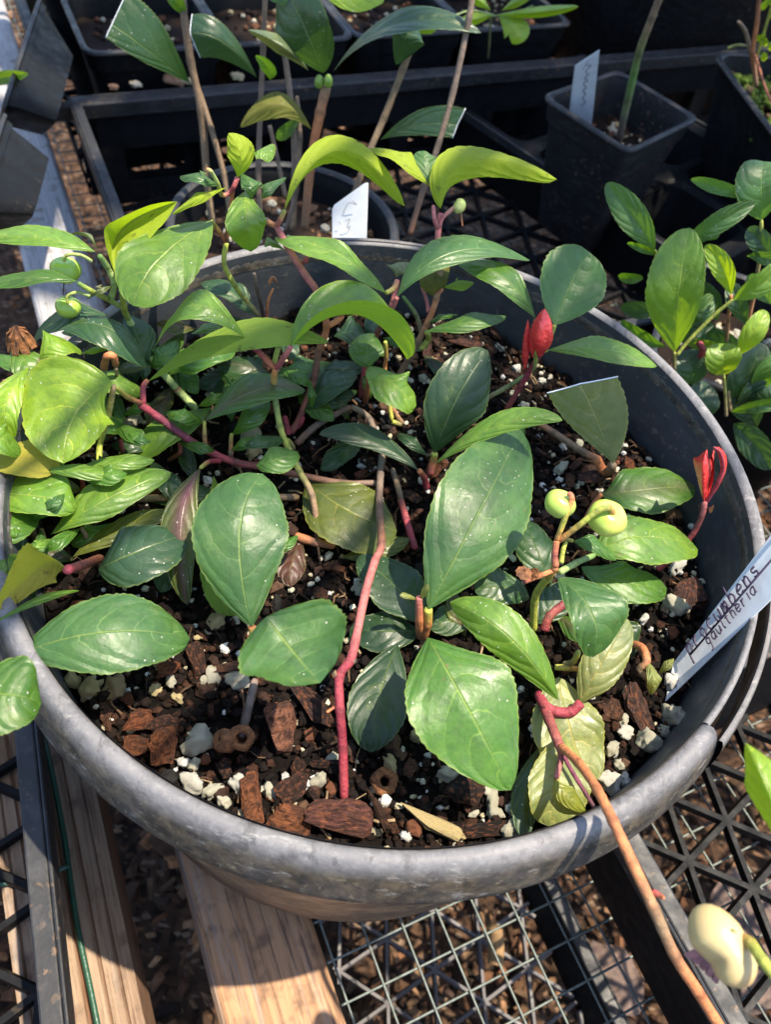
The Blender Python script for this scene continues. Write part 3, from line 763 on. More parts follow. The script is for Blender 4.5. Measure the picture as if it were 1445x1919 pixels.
# ------------------------------------------------------------------ the grey pot
def main_pot():
    t = thing('nursery_pot', 'large round grey nursery pot with a rolled rim full of wintergreen', 'pot')
    m = MB(); N = 160
    inner = [(.0928, -.0005), (.0926, -.003), (.0922, -.012), (.0905, -.03), (.085, -.10), (.083, -.132), (0, -.134)]
    m.lathe(inner, N); m.build('inner_wall', POTIN, t)
    m = MB(); outer = [(.0968, -.0115), (.0948, -.0125), (.0942, -.02), (.090, -.08), (.0865, -.118), (.0845, -.130), (.0828, -.1365), (.080, -.1392), (.076, -.1395), (0, -.1395)]
    m.lathe(outer, N); m.build('outer_wall', POTOUT, t)
    prof = [(.0924, -.006), (.0926, -.003), (.0931, -.0011), (.0940, -.0001), (.0951, .0002), (.0961, -.0004), (.0970, -.0018), (.0979, -.0038), (.0987, -.0062), (.0994, -.0088), (.0999, -.0110), (.1002, -.0126), (.0998, -.0136), (.0978, -.0134), (.0955, -.0128)]
    edge = [(.0924, -.006), (.0927, -.002), (.0931, -.0004), (.0938, .0001), (.0944, -.0006), (.0946, -.003), (.0948, -.013)]
    def arc(a0, a1):
        m = MB(); m.lathe(prof, max(6, int(abs(a1 - a0) * 27)), (0, 0, 0), a0, a1); n = len(prof); k = max(6, int(abs(a1 - a0) * 27)) + 1
        for e in (0, k - 1): m.f.append(tuple(i * k + e for i in range(n))); m.sm.append(False)
        m.build('rim', RIM, t)
    def handle(a0, a1):
        m = MB(); k = 26; m.lathe(edge, k, (0, 0, 0), a0, a1)
        bar = [(.0976, -.0014), (.0983, -.0010), (.0991, -.0024), (.0997, -.005), (.1002, -.0085), (.1005, -.0124), (.1000, -.0136), (.0990, -.0132), (.0984, -.009), (.0978, -.005), (.0976, -.0014)]
        V = []
        for (r, z) in bar:
            for i in range(k + 1):
                a = a0 + (a1 - a0) * i / k; d = 0
                V.append(Vector(((r + d * .55) * math.cos(a), (r + d * .55) * math.sin(a), z - .0006)))
        n = k + 1
        m.add(V, [(i * n + j, i * n + j + 1, (i + 1) * n + j + 1, (i + 1) * n + j) for i in range(len(bar) - 1) for j in range(k)], True)
        m.build('handle', RIM, t)
    h1, h2, h3, h4 = R(-36.5), R(-6), R(84), R(110.7)
    arc(h2, h3); arc(h4, h1 + 2 * math.pi); handle(h1, h2); handle(h3, h4)
    # soil
    mb = MB(); V = [(0, 0, SOILZ)]; nr, na = 44, 150; F = []
    def hz(x, y): return .0022 * noise.noise(Vector((x * 60, y * 60, 2))) + .0016 * noise.noise(Vector((x * 190, y * 190, 5))) + .0008 * noise.noise(Vector((x * 600, y * 600, 5)))
    for i in range(1, nr + 1):
        for k in range(na):
            r = .0902 * i / nr; a = 2 * math.pi * k / na; x, y = r * math.cos(a), r * math.sin(a); V.append((x, y, SOILZ - .001 + hz(x, y)))
    F += [(0, 1 + k, 1 + (k + 1) % na) for k in range(na)]
    F += [(1 + i * na + k, 1 + (i + 1) * na + k, 1 + (i + 1) * na + (k + 1) % na, 1 + i * na + (k + 1) % na) for i in range(nr - 1) for k in range(na)]
    mb.add(V, F, True)
    tag(mb.build('potting_soil', SOIL), 'dark potting soil filling the grey pot below the leaves', 'soil', kind='stuff')
    mb = MB(); rng = random.Random(5)
    for k in range(9000):
        r = .0895 * math.sqrt(rng.random()); a = rng.uniform(0, 6.2832); x, y = r * math.cos(a), r * math.sin(a)
        if rng.random() < .12: col = rng.choice([(.42, .40, .33), (.34, .30, .20), (.38, .38, .38)]); s = rng.uniform(.0003, .0011)
        else: col = rng.choice([(.004, .003, .003), (.006, .004, .004), (.008, .005, .004), (.012, .007, .005), (.035, .016, .010)]); s = rng.uniform(.0003, .0015)
        lump(mb, Vector((x, y, SOILZ + hz(x, y) + rng.uniform(-.0006, .0008))), s, rng, col)
    for k in range(60):
        r = .086 * math.sqrt(rng.random()); a = rng.uniform(0, 6.2832); lump(mb, Vector((r * math.cos(a), r * math.sin(a), SOILZ + .0006)), rng.uniform(.0008, .0016), rng, rng.choice([(.52, .50, .44), (.46, .44, .34), (.38, .37, .28)]), ICO2)
    for k in range(260):
        r = .088 * math.sqrt(rng.random()); a = rng.uniform(0, 6.2832); lump(mb, Vector((r * math.cos(a), r * math.sin(a), SOILZ + .0004)), rng.uniform(.001, .0024), rng, rng.choice([(.10, .04, .022), (.03, .016, .012), (.05, .028, .022), (.012, .012, .012), (.07, .04, .026)]))
    for k in range(420):      # root hairs and fibres
        r = .088 * math.sqrt(rng.random()); a = rng.uniform(0, 6.2832); p = Vector((r * math.cos(a), r * math.sin(a), SOILZ + .0012)); d = Vector((rng.uniform(-1, 1), rng.uniform(-1, 1), rng.uniform(-.1, .25))).normalized()
        L = rng.uniform(.002, .008); q = [p, p + d * L * .5 + Vector((rng.uniform(-.001, .001), rng.uniform(-.001, .001), .0003)), p + d * L]
        c = rng.choice([(.05, .028, .018), (.12, .07, .04), (.24, .17, .10), (.03, .02, .015)])
        mb.tube(q, rng.uniform(.00012, .0004), 4, [c] * 3)
    tag(mb.build('soil_crumbs', CRUMB, colors=True), 'fine crumbs, fibres and grains on the dark potting soil', 'soil', kind='stuff')
main_pot()

# ------------------------------------------------------------------ perlite and bark on the soil
def lumpmesh(name, seed, sub=ICO2, k=.55, rough=.35, flat=.8):
    rng = random.Random(seed); o = rng.uniform(0, 90); v, f = sub; V = []
    s = (rng.uniform(.8, 1.2), rng.uniform(.7, 1.1), rng.uniform(.6, .9))
    for p in v:
        n = 1 + k * noise.noise(p * 1.1 + Vector((o, 1, 2))) + rough * noise.noise(p * 2.6 + Vector((1, o, 3)))
        V.append((p.x * s[0] * n, p.y * s[1] * n, p.z * s[2] * n))
    me = bpy.data.meshes.new(name); me.from_pydata(V, [], f); me.polygons.foreach_set('use_smooth', [True] * len(f)); return me
PM = [lumpmesh('perlite', i, ICO3, .5, .42) for i in range(9)]
for m_ in PM: m_.materials.append(PERL)
MARKS = [((642, 1488), 'foot of the pink stem'), ((635, 1530), 'brick shaped bark chunk'), ((522, 1365), 'squarish cracked bark chip'), ((452, 1384), 'hollow rusty stub'), ((150, 1300), 'front left rim'), ((957, 1480), 'big front leaf tip'),
         ((1246, 1312), 'point of the white label'), ((1145, 880), 'stalk of the cut leaf'), ((1018, 640), 'glossy red bud'), ((1320, 960), 'open red capsule'), ((1095, 960), 'pair of green berries'), ((1110, 1460), 'trailing orange runner'), ((706, 1515), 'curved bark sliver'),
         ((805, 1540), 'straw splinter'), ((355, 1196), 'wide lower left leaf'), ((540, 1240), 'blurred front leaf'), ((550, 1055), 'withered brown leaf'), ((1292, 1112), 'purplish bark flake'), ((1200, 1330), 'tall bark flake'), ((306, 1402), 'pointed orange bark chip'), ((872, 1482), 'black charcoal flake'),
         ((695, 1410), 'dark leaf tip by the stem'), ((440, 866), 'fork of the purple stem'), ((916, 657), 'upright dark leaf'), ((598, 814), 'brown spotted leaf'), ((119, 869), 'bright left leaf'), ((680, 690), 'red stem bases'), ((30, 990), 'left inner wall'), ((722, 1464), 'rust coloured wood ring'), ((472, 1500), 'upright flaky splinter')]
USED = {}
def where(kind, x, y, r, c):
    "a label made of size, tint and the nearest landmark"
    lum = sum(c) / 3; sat = c[0] - c[2]
    if kind == 'perlite lump': tint = 'yellowish' if sat > .15 else 'greyish' if lum < .45 else 'creamy' if sat > .08 else 'white'; size = 'large' if r > 19 else 'middling' if r > 12 else 'small' if r > 8 else 'tiny'
    else: tint = 'blackish' if lum < .03 else 'reddish' if sat > .12 else 'dark brown'; size = 'large' if r > 24 else 'smallish' if r > 14 else 'little'
    best = sorted(MARKS, key=lambda m: (m[0][0] - x) ** 2 + (m[0][1] - y) ** 2)
    for m in best[:4]:
        dx, dy = x - m[0][0], y - m[0][1]
        d = ('right of' if dx > 0 else 'left of') if abs(dx) > 1.6 * abs(dy) else ('in front of' if dy > 0 else 'behind') if abs(dy) > 1.6 * abs(dx) else ('in front of' if dy > 0 else 'behind') + ' and ' + ('right of' if dx > 0 else 'left of')
        lab = '%s %s %s %s the %s' % (size, tint, kind, d, m[1])
        if lab not in USED: USED[lab] = 1; return lab
    m = best[0]
    for w_ in ('farther out than its twin', 'half sunk by its twin', 'touching a like one', 'third of the like ones there', 'fourth of the like ones there'):
        lab = '%s %s %s by the %s, %s' % (size, tint, kind, m[1], w_)
        if lab not in USED: break
    USED[lab] = 1; return lab
PR = random.Random(21)
def perlite(x, y, r, tint=None, h=None):
    d = (P(x, y, 1) - CAM).length; s = r * d / FPX * .95
    o = bpy.data.objects.new('perlite', PR.choice(PM)); COL.objects.link(o)
    o.location = P(x, y, s * 500 if h is None else h); o.scale = (s, s, s); o.rotation_euler = (PR.uniform(0, 6), PR.uniform(0, 6), PR.uniform(0, 6))
    c = tint or PR.choice([(.56, .55, .49), (.50, .48, .38), (.44, .43, .33), (.60, .60, .57)]); o.color = (*c, 1)
    return tag(o, where('perlite lump', x, y, r, c), 'perlite', 'perlite lumps in the grey pot')
YEL = (.46, .36, .17); GRY = (.42, .40, .31)
for q in [(397, 1272, 20, GRY), (445, 1274, 21, GRY), (384, 1280, 14, GRY), (371, 1389, 23, GRY), (343, 1428, 12), (364, 1432, 13, GRY), (359, 1468, 21), (398, 1482, 17), (420, 1502, 14), (447, 1471, 19), (508, 1482, 15), (537, 1464, 13),
          (134, 1275, 15, YEL), (170, 1291, 22, YEL), (213, 1288, 24, (.28, .18, .08)), (289, 1293, 13, YEL), (332, 1308, 12, YEL), (321, 1275, 10, GRY), (300, 1245, 12, YEL),
          (622, 1423, 15), (598, 1463, 17, GRY), (733, 1432, 17, YEL), (781, 1378, 15, YEL), (840, 1452, 20, GRY), (802, 1416, 8), (913, 1478, 14), (923, 1499, 18, GRY), (927, 1522, 15, GRY), (963, 1516, 13), (958, 1554, 21, GRY),
          (764, 1570, 8), (889, 1525, 8), (1268, 1136, 23), (1270, 1061, 16), (1297, 1082, 6), (1315, 1091, 7), (1311, 1107, 9), (1334, 1127, 8), (1177, 1297, 12), (1261, 1341, 23, GRY), (1168, 1351, 12), (1172, 1372, 14), (1215, 1389, 23),
          (1241, 1370, 12, GRY), (1258, 1276, 12), (1207, 1161, 10), (1297, 986, 6), (1148, 1404, 15, GRY), (1164, 1434, 13), (1171, 1462, 12), (1143, 1465, 18), (982, 760, 11), (998, 757, 7), (1057, 837, 9), (1085, 832, 9), (1055, 874, 10),
          (1050, 898, 6), (1082, 911, 6), (1015, 715, 8), (792, 709, 9), (968, 692, 9), (833, 664, 6), (674, 1104, 14, GRY), (1051, 879, 12), (469, 813, 21, (.36, .32, .2)), (250, 793, 20, GRY), (386, 723, 9), (476, 846, 18, YEL), (682, 869, 13),
          (190, 855, 12, GRY), (232, 848, 12, YEL), (28, 970, 13, GRY), (30, 1022, 10, YEL), (405, 1165, 18, YEL), (440, 1160, 9, GRY), (370, 1195, 7, YEL), (290, 860, 9), (720, 1500, 7), (660, 650, 9), (690, 610, 8), (765, 690, 7), (940, 655, 6), (700, 880, 9)]:
    perlite(*q)
def barkmesh(seed, ragged=.34):
    "an angular splinter: the hull of a few points, broken up along the grain"
    rng = random.Random(seed); bm = bmesh.new(); o = rng.uniform(0, 99)
    for k in range(15):
        p = Vector((rng.uniform(-1, 1), rng.uniform(-1, 1), rng.uniform(-1, 1)))
        m = max(abs(p.x), abs(p.y), abs(p.z)); p = p / m * rng.uniform(.8, 1.0); bm.verts.new((p.x, p.y, p.z))
    r = bmesh.ops.convex_hull(bm, input=bm.verts[:]); bmesh.ops.delete(bm, geom=[g for g in r['geom_interior'] if isinstance(g, bmesh.types.BMVert)], context='VERTS')
    bmesh.ops.subdivide_edges(bm, edges=bm.edges[:], cuts=3, use_grid_fill=True); bmesh.ops.triangulate(bm, faces=bm.faces[:])
    for v in bm.verts:
        p = v.co.copy(); q = Vector((p.x * .8, p.y * 3.0, p.z * 3.5))
        n = noise.noise(q + Vector((o, 0, 0))); st_ = noise.noise(p * 1.3 + Vector((0, o, 0)))
        v.co = p * (1 + ragged * .55 * n + ragged * .5 * st_) + Vector((rng.uniform(-1, 1) * .6, rng.uniform(-1, 1), rng.uniform(-1, 1))) * ragged * .10
    me = bpy.data.meshes.new('bark_chip'); bm.to_mesh(me); bm.free(); me.materials.append(BARK); return me
BM = [barkmesh(i) for i in range(8)] + [barkmesh(50 + i, .2) for i in range(2)]
def bark(x, y, lx, ly, lz, ang, col, label, mi=None, h=None, tilt=(0, 0), grp=None):
    "ang: direction of the long side in the picture, degrees anticlockwise; sizes in pixels"
    h0 = 2 if h is None else h
    p = P(x, y, h0); d = (p - CAM).length; k = d / FPX
    dx = P(x + 10 * math.cos(R(ang)), y - 10 * math.sin(R(ang)), h0) - p; az = math.atan2(dx.y, dx.x)
    o = bpy.data.objects.new('bark_chip', BM[PR.randrange(8) if mi is None else mi]); COL.objects.link(o)
    o.location = p; o.scale = (lx * k, ly * k, lz * k); o.rotation_euler = (R(tilt[0]), R(tilt[1]), az); o.color = (*col, 1)
    return tag(o, label, 'bark chip', grp)
RB = (.28, .09, .04); DB = (.06, .032, .024); PB = (.13, .07, .065); BK = (.022, .022, .024); OB = (.36, .13, .055); LB = (.16, .09, .06)
bark(635, 1530, 60, 32, 26, -12, (.20, .08, .065), 'brick shaped reddish bark chunk at the front rim by the foot of the pink stem', 8, 4, (0, 0))
bark(522, 1365, 30, 46, 18, 0, (.30, .13, .08), 'squarish cracked brown bark chip in front of the blurred leaf', 9, 3, (18, 0))
bark(582, 1320, 52, 20, 12, -52, (.075, .045, .042), 'long grey brown bark strip left of the upright pink stem', None, 3)
bark(258, 1357, 27, 27, 14, 20, RB, 'reddish bark chip touching the front left rim, upper of the two', None, 3)
bark(256, 1400, 26, 20, 14, -20, (.20, .07, .03), 'reddish bark chip touching the front left rim, lower of the two', None, 2)
bark(303, 1360, 30, 22, 16, 10, DB, 'dark crumbling bark piece behind the pointed red chip', None, 3)
bark(306, 1402, 24, 34, 14, 10, OB, 'pointed orange red bark chip standing by the front left rim', None, 4, (30, 0))
bark(472, 1500, 18, 50, 14, 12, OB, 'upright flaky orange brown bark splinter near the front rim', None, 3, (20, 0))
bark(548, 1480, 32, 24, 16, 25, DB, 'dark brown bark flake above the orange chunk at the rim', None, 3)
bark(545, 1540, 40, 26, 18, -20, OB, 'orange bark chunk against the front rim left of the brick shaped one', None, 3)
bark(872, 1482, 27, 34, 12, 70, BK, 'black charcoal like flake below the tip of the big front leaf', None, 2)
bark(706, 1515, 44, 9, 14, -63, (.07, .04, .03), 'thin curved dark bark sliver right of the pink stem foot', None, 3)
bark(905, 1555, 48, 14, 10, 10, BK, 'long black bark strip at the front rim', None, 1)
bark(1292, 1112, 30, 36, 12, -60, PB, 'purplish brown round bark flake beside the white label', None, 2)
bark(1200, 1330, 22, 46, 10, 20, (.13, .075, .06), 'tall brown bark flake between perlite lumps by the white label', None, 3, (15, 0))
bark(870, 645, 34, 14, 8, -10, PB, 'flat grey purple bark flake near the back wall of the pot', None, 2)
bark(1110, 895, 26, 18, 9, 10, PB, 'purplish bark chip below the cut leaf', None, 2)
bark(1170, 905, 24, 16, 9, -20, DB, 'dark bark chip left of the right hand red bud', None, 2)
bark(610, 1432, 30, 8, 8, 3, BK, 'dark grey stick lying left of the pink stem', None, 2)
bark(436, 1250, 40, 12, 9, 8, LB, 'narrow brown bark strip under the left edge of the blurred leaf', None, 2)
bark(370, 1235, 15, 36, 10, 20, DB, 'dark upright bark splinter above the white lumps', None, 2)
bark(315, 1255, 20, 16, 10, 0, RB, 'small red bark piece below the wide lower left leaf', None, 2)
bark(815, 880, 26, 16, 10, 60, OB, 'rusty bark piece under the brown spotted leaf', None, 1)
bark(1140, 960, 24, 12, 8, -10, LB, 'brown bark piece under the leaf with the red blotch', None, 2)
cols = [RB, DB, DB, PB, BK, LB, DB, BK, (.10, .045, .03)]
for (x, y) in [(200, 1330), (240, 1310), (395, 1330), (420, 1440), (500, 1270), (560, 1440), (590, 1490), (660, 1450), (680, 1370), (770, 1440), (820, 1500), (860, 1430), (735, 1545), (930, 1545), (560, 1230), (610, 1290), (330, 1340), (280, 1270), (1230, 1230), (1190, 1260), (1150, 1330), (1240, 1170), (1215, 1090),
               (1120, 930), (1180, 870), (1220, 890), (1080, 870), (1020, 850), (960, 700), (900, 690), (850, 620), (800, 660), (930, 625), (700, 620), (640, 900), (690, 870), (620, 1060), (650, 1130), (600, 1110), (500, 1130), (430, 1210), (250, 760), (330, 800), (480, 790), (590, 860), (60, 1000), (120, 1030), (770, 930), (1070, 900), (780, 990)]:
    r = PR.uniform(9, 22); c = PR.choice(cols)
    bark(x, y, r, r * PR.uniform(.4, .8), r * PR.uniform(.25, .5), PR.uniform(0, 180), c, where('bark chip', x, y, r, c), None, 1.2, (PR.uniform(-25, 25), PR.uniform(-20, 20)), 'smaller bark chips in the grey pot')
def cork_ring(x, y, r, hole, label, tip, back=None, h=4):
    t = thing('hollow_stub', label, 'stem stub')
    c = P(x, y, h); d = (CAM - c).normalized(); ax = (d + Vector(tip)).normalized(); k = (c - CAM).length / FPX; q = ax.to_track_quat('Z', 'Y').to_matrix()
    m = MB(); R0, H = r * k, hole * k
    m.lathe([(H, -R0 * 1.2), (H * .9, 0), (H * 1.1, R0 * .1), (R0 * .75, R0 * .16), (R0, -R0 * .1), (R0 * 1.02, -R0 * .6), (R0 * .9, -R0 * 1.4), (0, -R0 * 1.5)], 22, c, M=q, lobes=5, lamp=.05)
    o = m.build('cork', CORK, t)
    if back:
        stem(t, [(x, y - 3, h - 1), ((x + back[0]) / 2, (y + back[1]) / 2, h + 2), (*back, h + 3)], 1.15, 1.0, ('dark', 'grey'), 'twig')
    return t
CORK = m_plain('rusty_cork', (.26, .10, .03), .85, .5, 900, .9, (.08, .03, .012), .0012)
cork_ring(452, 1384, 23, 11, 'hollow rusty stem stub on a grey twig in front of the left rim', (0, -.1, -.2), (478, 1272), 5)
cork_ring(411, 1386, 20, 4, 'rusty round stub left of the hollow one', (-.9, .1, -.1), None, 5)
cork_ring(722, 1464, 24, 10, 'rust coloured ring of wood right of the pink stem', (.2, .1, .1), None, 2)
o = bark(806, 1541, 64, 13, 11, -25, (.34, .26, .10), 'pale tan splinter of straw lying on the soil at the front', 9, 2.5)
o.name = 'straw_piece'; o['category'] = 'splinter'
o.data = o.data.copy(); o.data.name = 'straw_piece'; o.data.materials[0] = m_wood('dry_straw', (.34, .27, .11), (.24, .18, .08), (.10, .07, .03), 'x')
# ------------------------------------------------------------------ the wintergreen in the grey pot
PL = thing('wintergreen_plant', 'low wintergreen filling the grey pot with glossy leaves, red stems and green berries', 'plant')
def lf(*a, **k): return leaf(PL, *a, **k)
def st(*a, **k): return stem(PL, *a, **k)
# --- middle and front
lf('sheen', (803, 1142, 16), (978, 806, 26), (777, 985, 29), (1036, 892, 27), (902, 952, 30), wav=.25, ex=.72, teeth=18, spot=-1)
lf('lite', (815, 870, 20), (1055, 788, 40), (925, 776), (950, 812), M=(940, 795, 35), wav=.3)
lf('deep', (815, 850, 8), (915, 657, 30), (788, 752), (928, 735), M=(857, 745, 24), bow=6, ex=.7, wav=.3)
lf('deep', (785, 882, 10), (598, 814, 16), (690, 798), (700, 846), M=(694, 826, 15), spot=1, wav=.3)
lf('deep', (804, 856, 7), (746, 812, 8), (770, 812), (766, 840))
lf('mid', (802, 1196, 26), (957, 1480, 20), (736, 1295, 29), (986, 1308, 29), (862, 1300, 31), ex=.86, wav=.35, teeth=18)
lf('deep', (745, 1205, 8), (695, 1410, 5), (650, 1315), (765, 1330), M=(710, 1310, 10), ex=.7, wav=.3)
lf('blue', (800, 1170, 6), (674, 1040, 5), (770, 1060), (712, 1140), bow=3, ex=.7)
lf('deep', (790, 1182, 4), (655, 1180, 2), (725, 1142), (720, 1222), bow=3, ex=.65)
lf('sheen', (500, 1155, 42), (600, 1280, 43), (426, 1222, 47), (655, 1150, 47), (548, 1220, 41), ex=.5, wav=.7, camber=.3)
lf('sheen', (472, 1174, 14), (492, 888, 28), (359, 985, 26), (543, 985, 26), (449, 995, 28), ex=.60, wav=.35, teeth=18)
lf('lite', (400, 890, 9), (440, 1155, 5), (372, 1060), (468, 1070), bow=3, u=1)
lf('sheen', (28, 1228, 20), (356, 1196, 16), (190, 1112, 26), (200, 1264, 24), (200, 1184, 27), ex=.68, wav=.3, teeth=18)
lf('blue', (183, 1066, 12), (347, 1001, 14), (250, 978), (262, 1098), M=(252, 1036, 18), ex=.66, wav=.3)
lf('yel', (124, 1068, 26), (-6, 1142, 24), (70, 1010, 34), (78, 1106, 22), (84, 1060, 24), u=1, ex=.7)
lf('lite', (-20, 1172, 24), (148, 1107, 22), (75, 1116), (80, 1130), bow=3)
lf('mid', (-75, 1310, 34), (77, 1318, 34), (5, 1222), (8, 1378), bow=5, ex=.68)
lf('olive', (376, 876, 18), (351, 1134, 4), (301, 975), (371, 970), M=(336, 985, 17), blush=.9, wav=.4)
lf('lite', (150, 873, 19), (289, 862, 19), (220, 852), (225, 884), M=(222, 868, 22))
lf('lite', (74, 880, 21), (228, 895, 20), (150, 870), (150, 898), M=(150, 884, 24))
lf('lite', (-110, 925, 14), (145, 950, 17), (75, 884), (42, 965), M=(62, 930, 21), wav=.5)
lf('lite', (95, 1002, 12), (320, 886, 17), (185, 895), (250, 946), M=(208, 932, 19))
lf('olive', (135, 1045, 4), (335, 955, 8), (215, 975), (240, 1010), bow=3)
lf('yel', (-110, 850, 22), (110, 866, 20), (42, 824), (30, 894), u=1, bow=4)
lf('fresh', (213, 722, 36), (119, 869, 26), (58, 690, 37), (205, 806, 33), (150, 764, 32), spot=.8, ex=.8, wav=.9, teeth=16)
lf('fresh', (72, 672, 36), (150, 657, 32), (103, 615), (112, 668), M=(106, 642, 40), ex=.6)
lf('blue', (108, 618, 30), (274, 686, 24), (200, 594), (180, 648), M=(196, 612, 34), mat=LEAF2, wav=.2)
lf('fresh', (150, 662, 27), (212, 648, 27), (180, 648), (180, 663), bow=2)
lf('dark', (205, 591, 28), (61, 640, 22), (115, 573), (112, 618), M=(125, 592, 30))
lf('lite', (178, 472, 50), (-50, 445, 46), (65, 421), (70, 463), M=(70, 446, 52), wav=.4)
lf('grey', (182, 472, 49), (126, 440, 48), (150, 428), (168, 448))
lf('mid', (146, 528, 44), (-50, 545, 40), (50, 506), (52, 535), M=(50, 520, 45))
lf('grey', (215, 535, 38), (160, 560, 36), (190, 533), (185, 552))
lf('fresh', (225, 536, 40), (332, 378, 56), (186, 445, 50), (262, 470, 50), (222, 440, 46), u=1, ex=.6)
lf('fresh', (424, 351, 60), (322, 402, 55), (370, 362), (378, 380), bow=3, u=1)
lf('lite', (397, 414, 50), (249, 573, 44), (255, 438, 51), (368, 520, 49), (300, 484, 51), ex=.62, wav=.25)
lf('lite', (461, 636, 40), (291, 650, 30), (362, 545), (350, 600), M=(360, 572, 49), wav=.2)
lf('lite', (276, 716, 22), (616, 641, 38), (450, 601), (452, 658), M=(440, 630, 40), u=1, wav=.3)
lf('lite', (545, 649, 40), (763, 674, 32), (650, 521, 49), (674, 557, 55), (664, 590, 46), wav=.15, ex=.62)
lf('fresh', (533, 394, 58), (758, 386, 50), (640, 252, 66), (665, 306, 58), (640, 282, 64), u=1, wav=.25, ex=.7)
lf('fresh', (806, 350, 56), (693, 278, 58), (745, 272), (748, 313), M=(745, 294, 62), u=1)
lf('sheen', (806, 348, 56), (800, 285, 60), (774, 296), (822, 292), bow=2)
lf('fresh', (826, 391, 54), (1044, 336, 48), (870, 272, 62), (908, 330, 56), (885, 300, 62), u=1, ex=.55, wav=.25)
lf('fresh', (445, 332, 62), (428, 249, 72), (426, 295), (479, 290), M=(450, 292, 68), u=1, ex=.7)
lf('lite', (472, 292, 66), (503, 305, 66), (497, 267), (483, 300), bow=2)
lf('sheen', (410, 347, 60), (337, 330, 60), (365, 318), (377, 348), bow=4, ex=.6)
lf('sheen', (470, 374, 60), (452, 325, 64), (450, 350), (490, 343), bow=2)
lf('sheen', (489, 374, 60), (536, 331, 62), (500, 340), (507, 366), bow=3)
lf('lite', (460, 358, 60), (470, 471, 50), (420, 412), (499, 412), M=(462, 412, 60), ex=.55, wav=.6)
lf('lite', (723, 549, 42), (515, 445, 50), (650, 462), (652, 514), M=(632, 476, 52), ex=.7)
lf('lite', (537, 472, 46), (495, 463, 48), (512, 447), (511, 463), bow=2)
lf('sheen', (744, 557, 42), (994, 488, 44), (855, 436), (866, 492), M=(855, 472, 52), wav=.25)
lf('olive', (812, 556, 34), (841, 492, 38), (786, 520), (840, 528), u=1, bow=2)
lf('grey', (742, 520, 40), (768, 492, 41), (728, 496), (770, 508), bow=2)
lf('mid', (1004, 598, 36), (858, 493, 42), (965, 503), (915, 532), M=(944, 520, 46), wav=.3)
lf('sheen', (1040, 609, 38), (1105, 473, 52), (1003, 522, 48), (1147, 530, 48), (1072, 530, 46), ex=.62, wav=.4)
lf('lite', (1026, 656, 26), (1232, 686, 28), (1145, 632), (1135, 678), M=(1135, 655, 33), wav=.25)
lf('grey', (1150, 869, 12), (1088, 719, 38), (1076, 806), (1178, 793), M=(1124, 797, 24), cut=.60, wav=.05, bow=0, shear=1, camber=.05, label='leaf with its top half cut straight off, showing a white edge')
lf('mid', (1128, 926, 7), (1303, 911, 8), (1205, 872), (1215, 962), M=(1205, 918, 12), ex=.66, spot=.6, blush=.35)
lf('lite', (1115, 1040, 18), (1309, 1030, 13), (1200, 964), (1200, 1058), M=(1205, 1005, 22), ex=.62)
lf('mid', (1073, 1014, 26), (1156, 1050, 24), (1118, 1006), (1108, 1036), bow=3)
lf('mid', (1090, 1063, 8), (1251, 1102, 6), (1182, 1056), (1172, 1128), bow=4, ex=.62)
lf('sheen', (1047, 1082, 32), (1112, 1233, 26), (1062, 1150), (1184, 1150), M=(1110, 1150, 36), ex=.55, wav=.5)
lf('lite', (1047, 1312, 16), (843, 1128, 24), (982, 1158, 30), (920, 1222, 25), (950, 1190, 30), ex=.6, wav=.3)
lf('pale', (1088, 1317, 10), (1178, 1160, 20), (1092, 1225), (1172, 1255), M=(1130, 1240, 18), ex=.6)
lf('pale', (1048, 1268, 10), (1110, 1470, 3), (995, 1370), (1140, 1385), M=(1070, 1370, 8), ex=.55, spot=.7, wav=.7)
lf('pale', (1062, 1380, 10), (1030, 1548, 7), (984, 1500), (1108, 1490), M=(1045, 1470, 12), ex=.5, wav=.8)
lf('deep', (1010, 1400, 3), (985, 1575, 4), (960, 1480), (1010, 1500), bow=1)
lf('yel', (1040, 1460, 13), (1100, 1521, 11), (1076, 1478), (1048, 1502), bow=2)
lf('dark', (992, 1122, 8), (890, 1108, 12), (955, 1063), (930, 1135), bow=3, ex=.6, wav=1.2)
lf('dark', (1034, 1095, 6), (985, 975, 10), (966, 1030), (1046, 1030), bow=3, ex=.6)
lf('olive', (578, 905, 5), (744, 995, 3), (690, 908), (620, 1022), M=(655, 958, 8), ex=.62, wav=.4)
lf('olive', (640, 1045, 2), (768, 1008, 3), (700, 1012), (720, 1048), bow=1)
lf('mid', (480, 872, 22), (557, 846, 22), (515, 834), (522, 888), bow=3, ex=.58)
lf('mid', (383, 790, 18), (572, 731, 20), (495, 692), (480, 762), M=(483, 731, 25), blush=.55, wav=.25)
lf('mid', (433, 816, 9), (505, 752, 16), (450, 772), (492, 792), bow=4)
lf('lite', (398, 762, 12), (236, 855, 5), (300, 785), (328, 835), M=(312, 808, 12))
lf('dark', (505, 698, 8), (402, 675, 9), (460, 664), (450, 706), bow=5, blush=.3)
lf('deep', (465, 702, 5), (368, 722, 4), (420, 682), (425, 735), bow=2)
lf('mid', (520, 697, 12), (587, 680, 14), (560, 672), (556, 708), bow=3)
lf('dark', (566, 775, 6), (668, 695, 12), (615, 690), (632, 745), M=(616, 722, 14))
lf('dark', (574, 775, 4), (668, 731, 6), (622, 732), (625, 768), bow=4)
lf('olive', (600, 690, 6), (668, 680, 6), (632, 677), (635, 692), bow=2)
lf('mid', (692, 690, 24), (700, 625, 28), (654, 645), (722, 650), M=(688, 655, 28), ex=.55, spot=.4)
lf('lite', (694, 686, 26), (779, 760, 22), (765, 702), (716, 752), M=(738, 722, 28), ex=.5, wav=1)
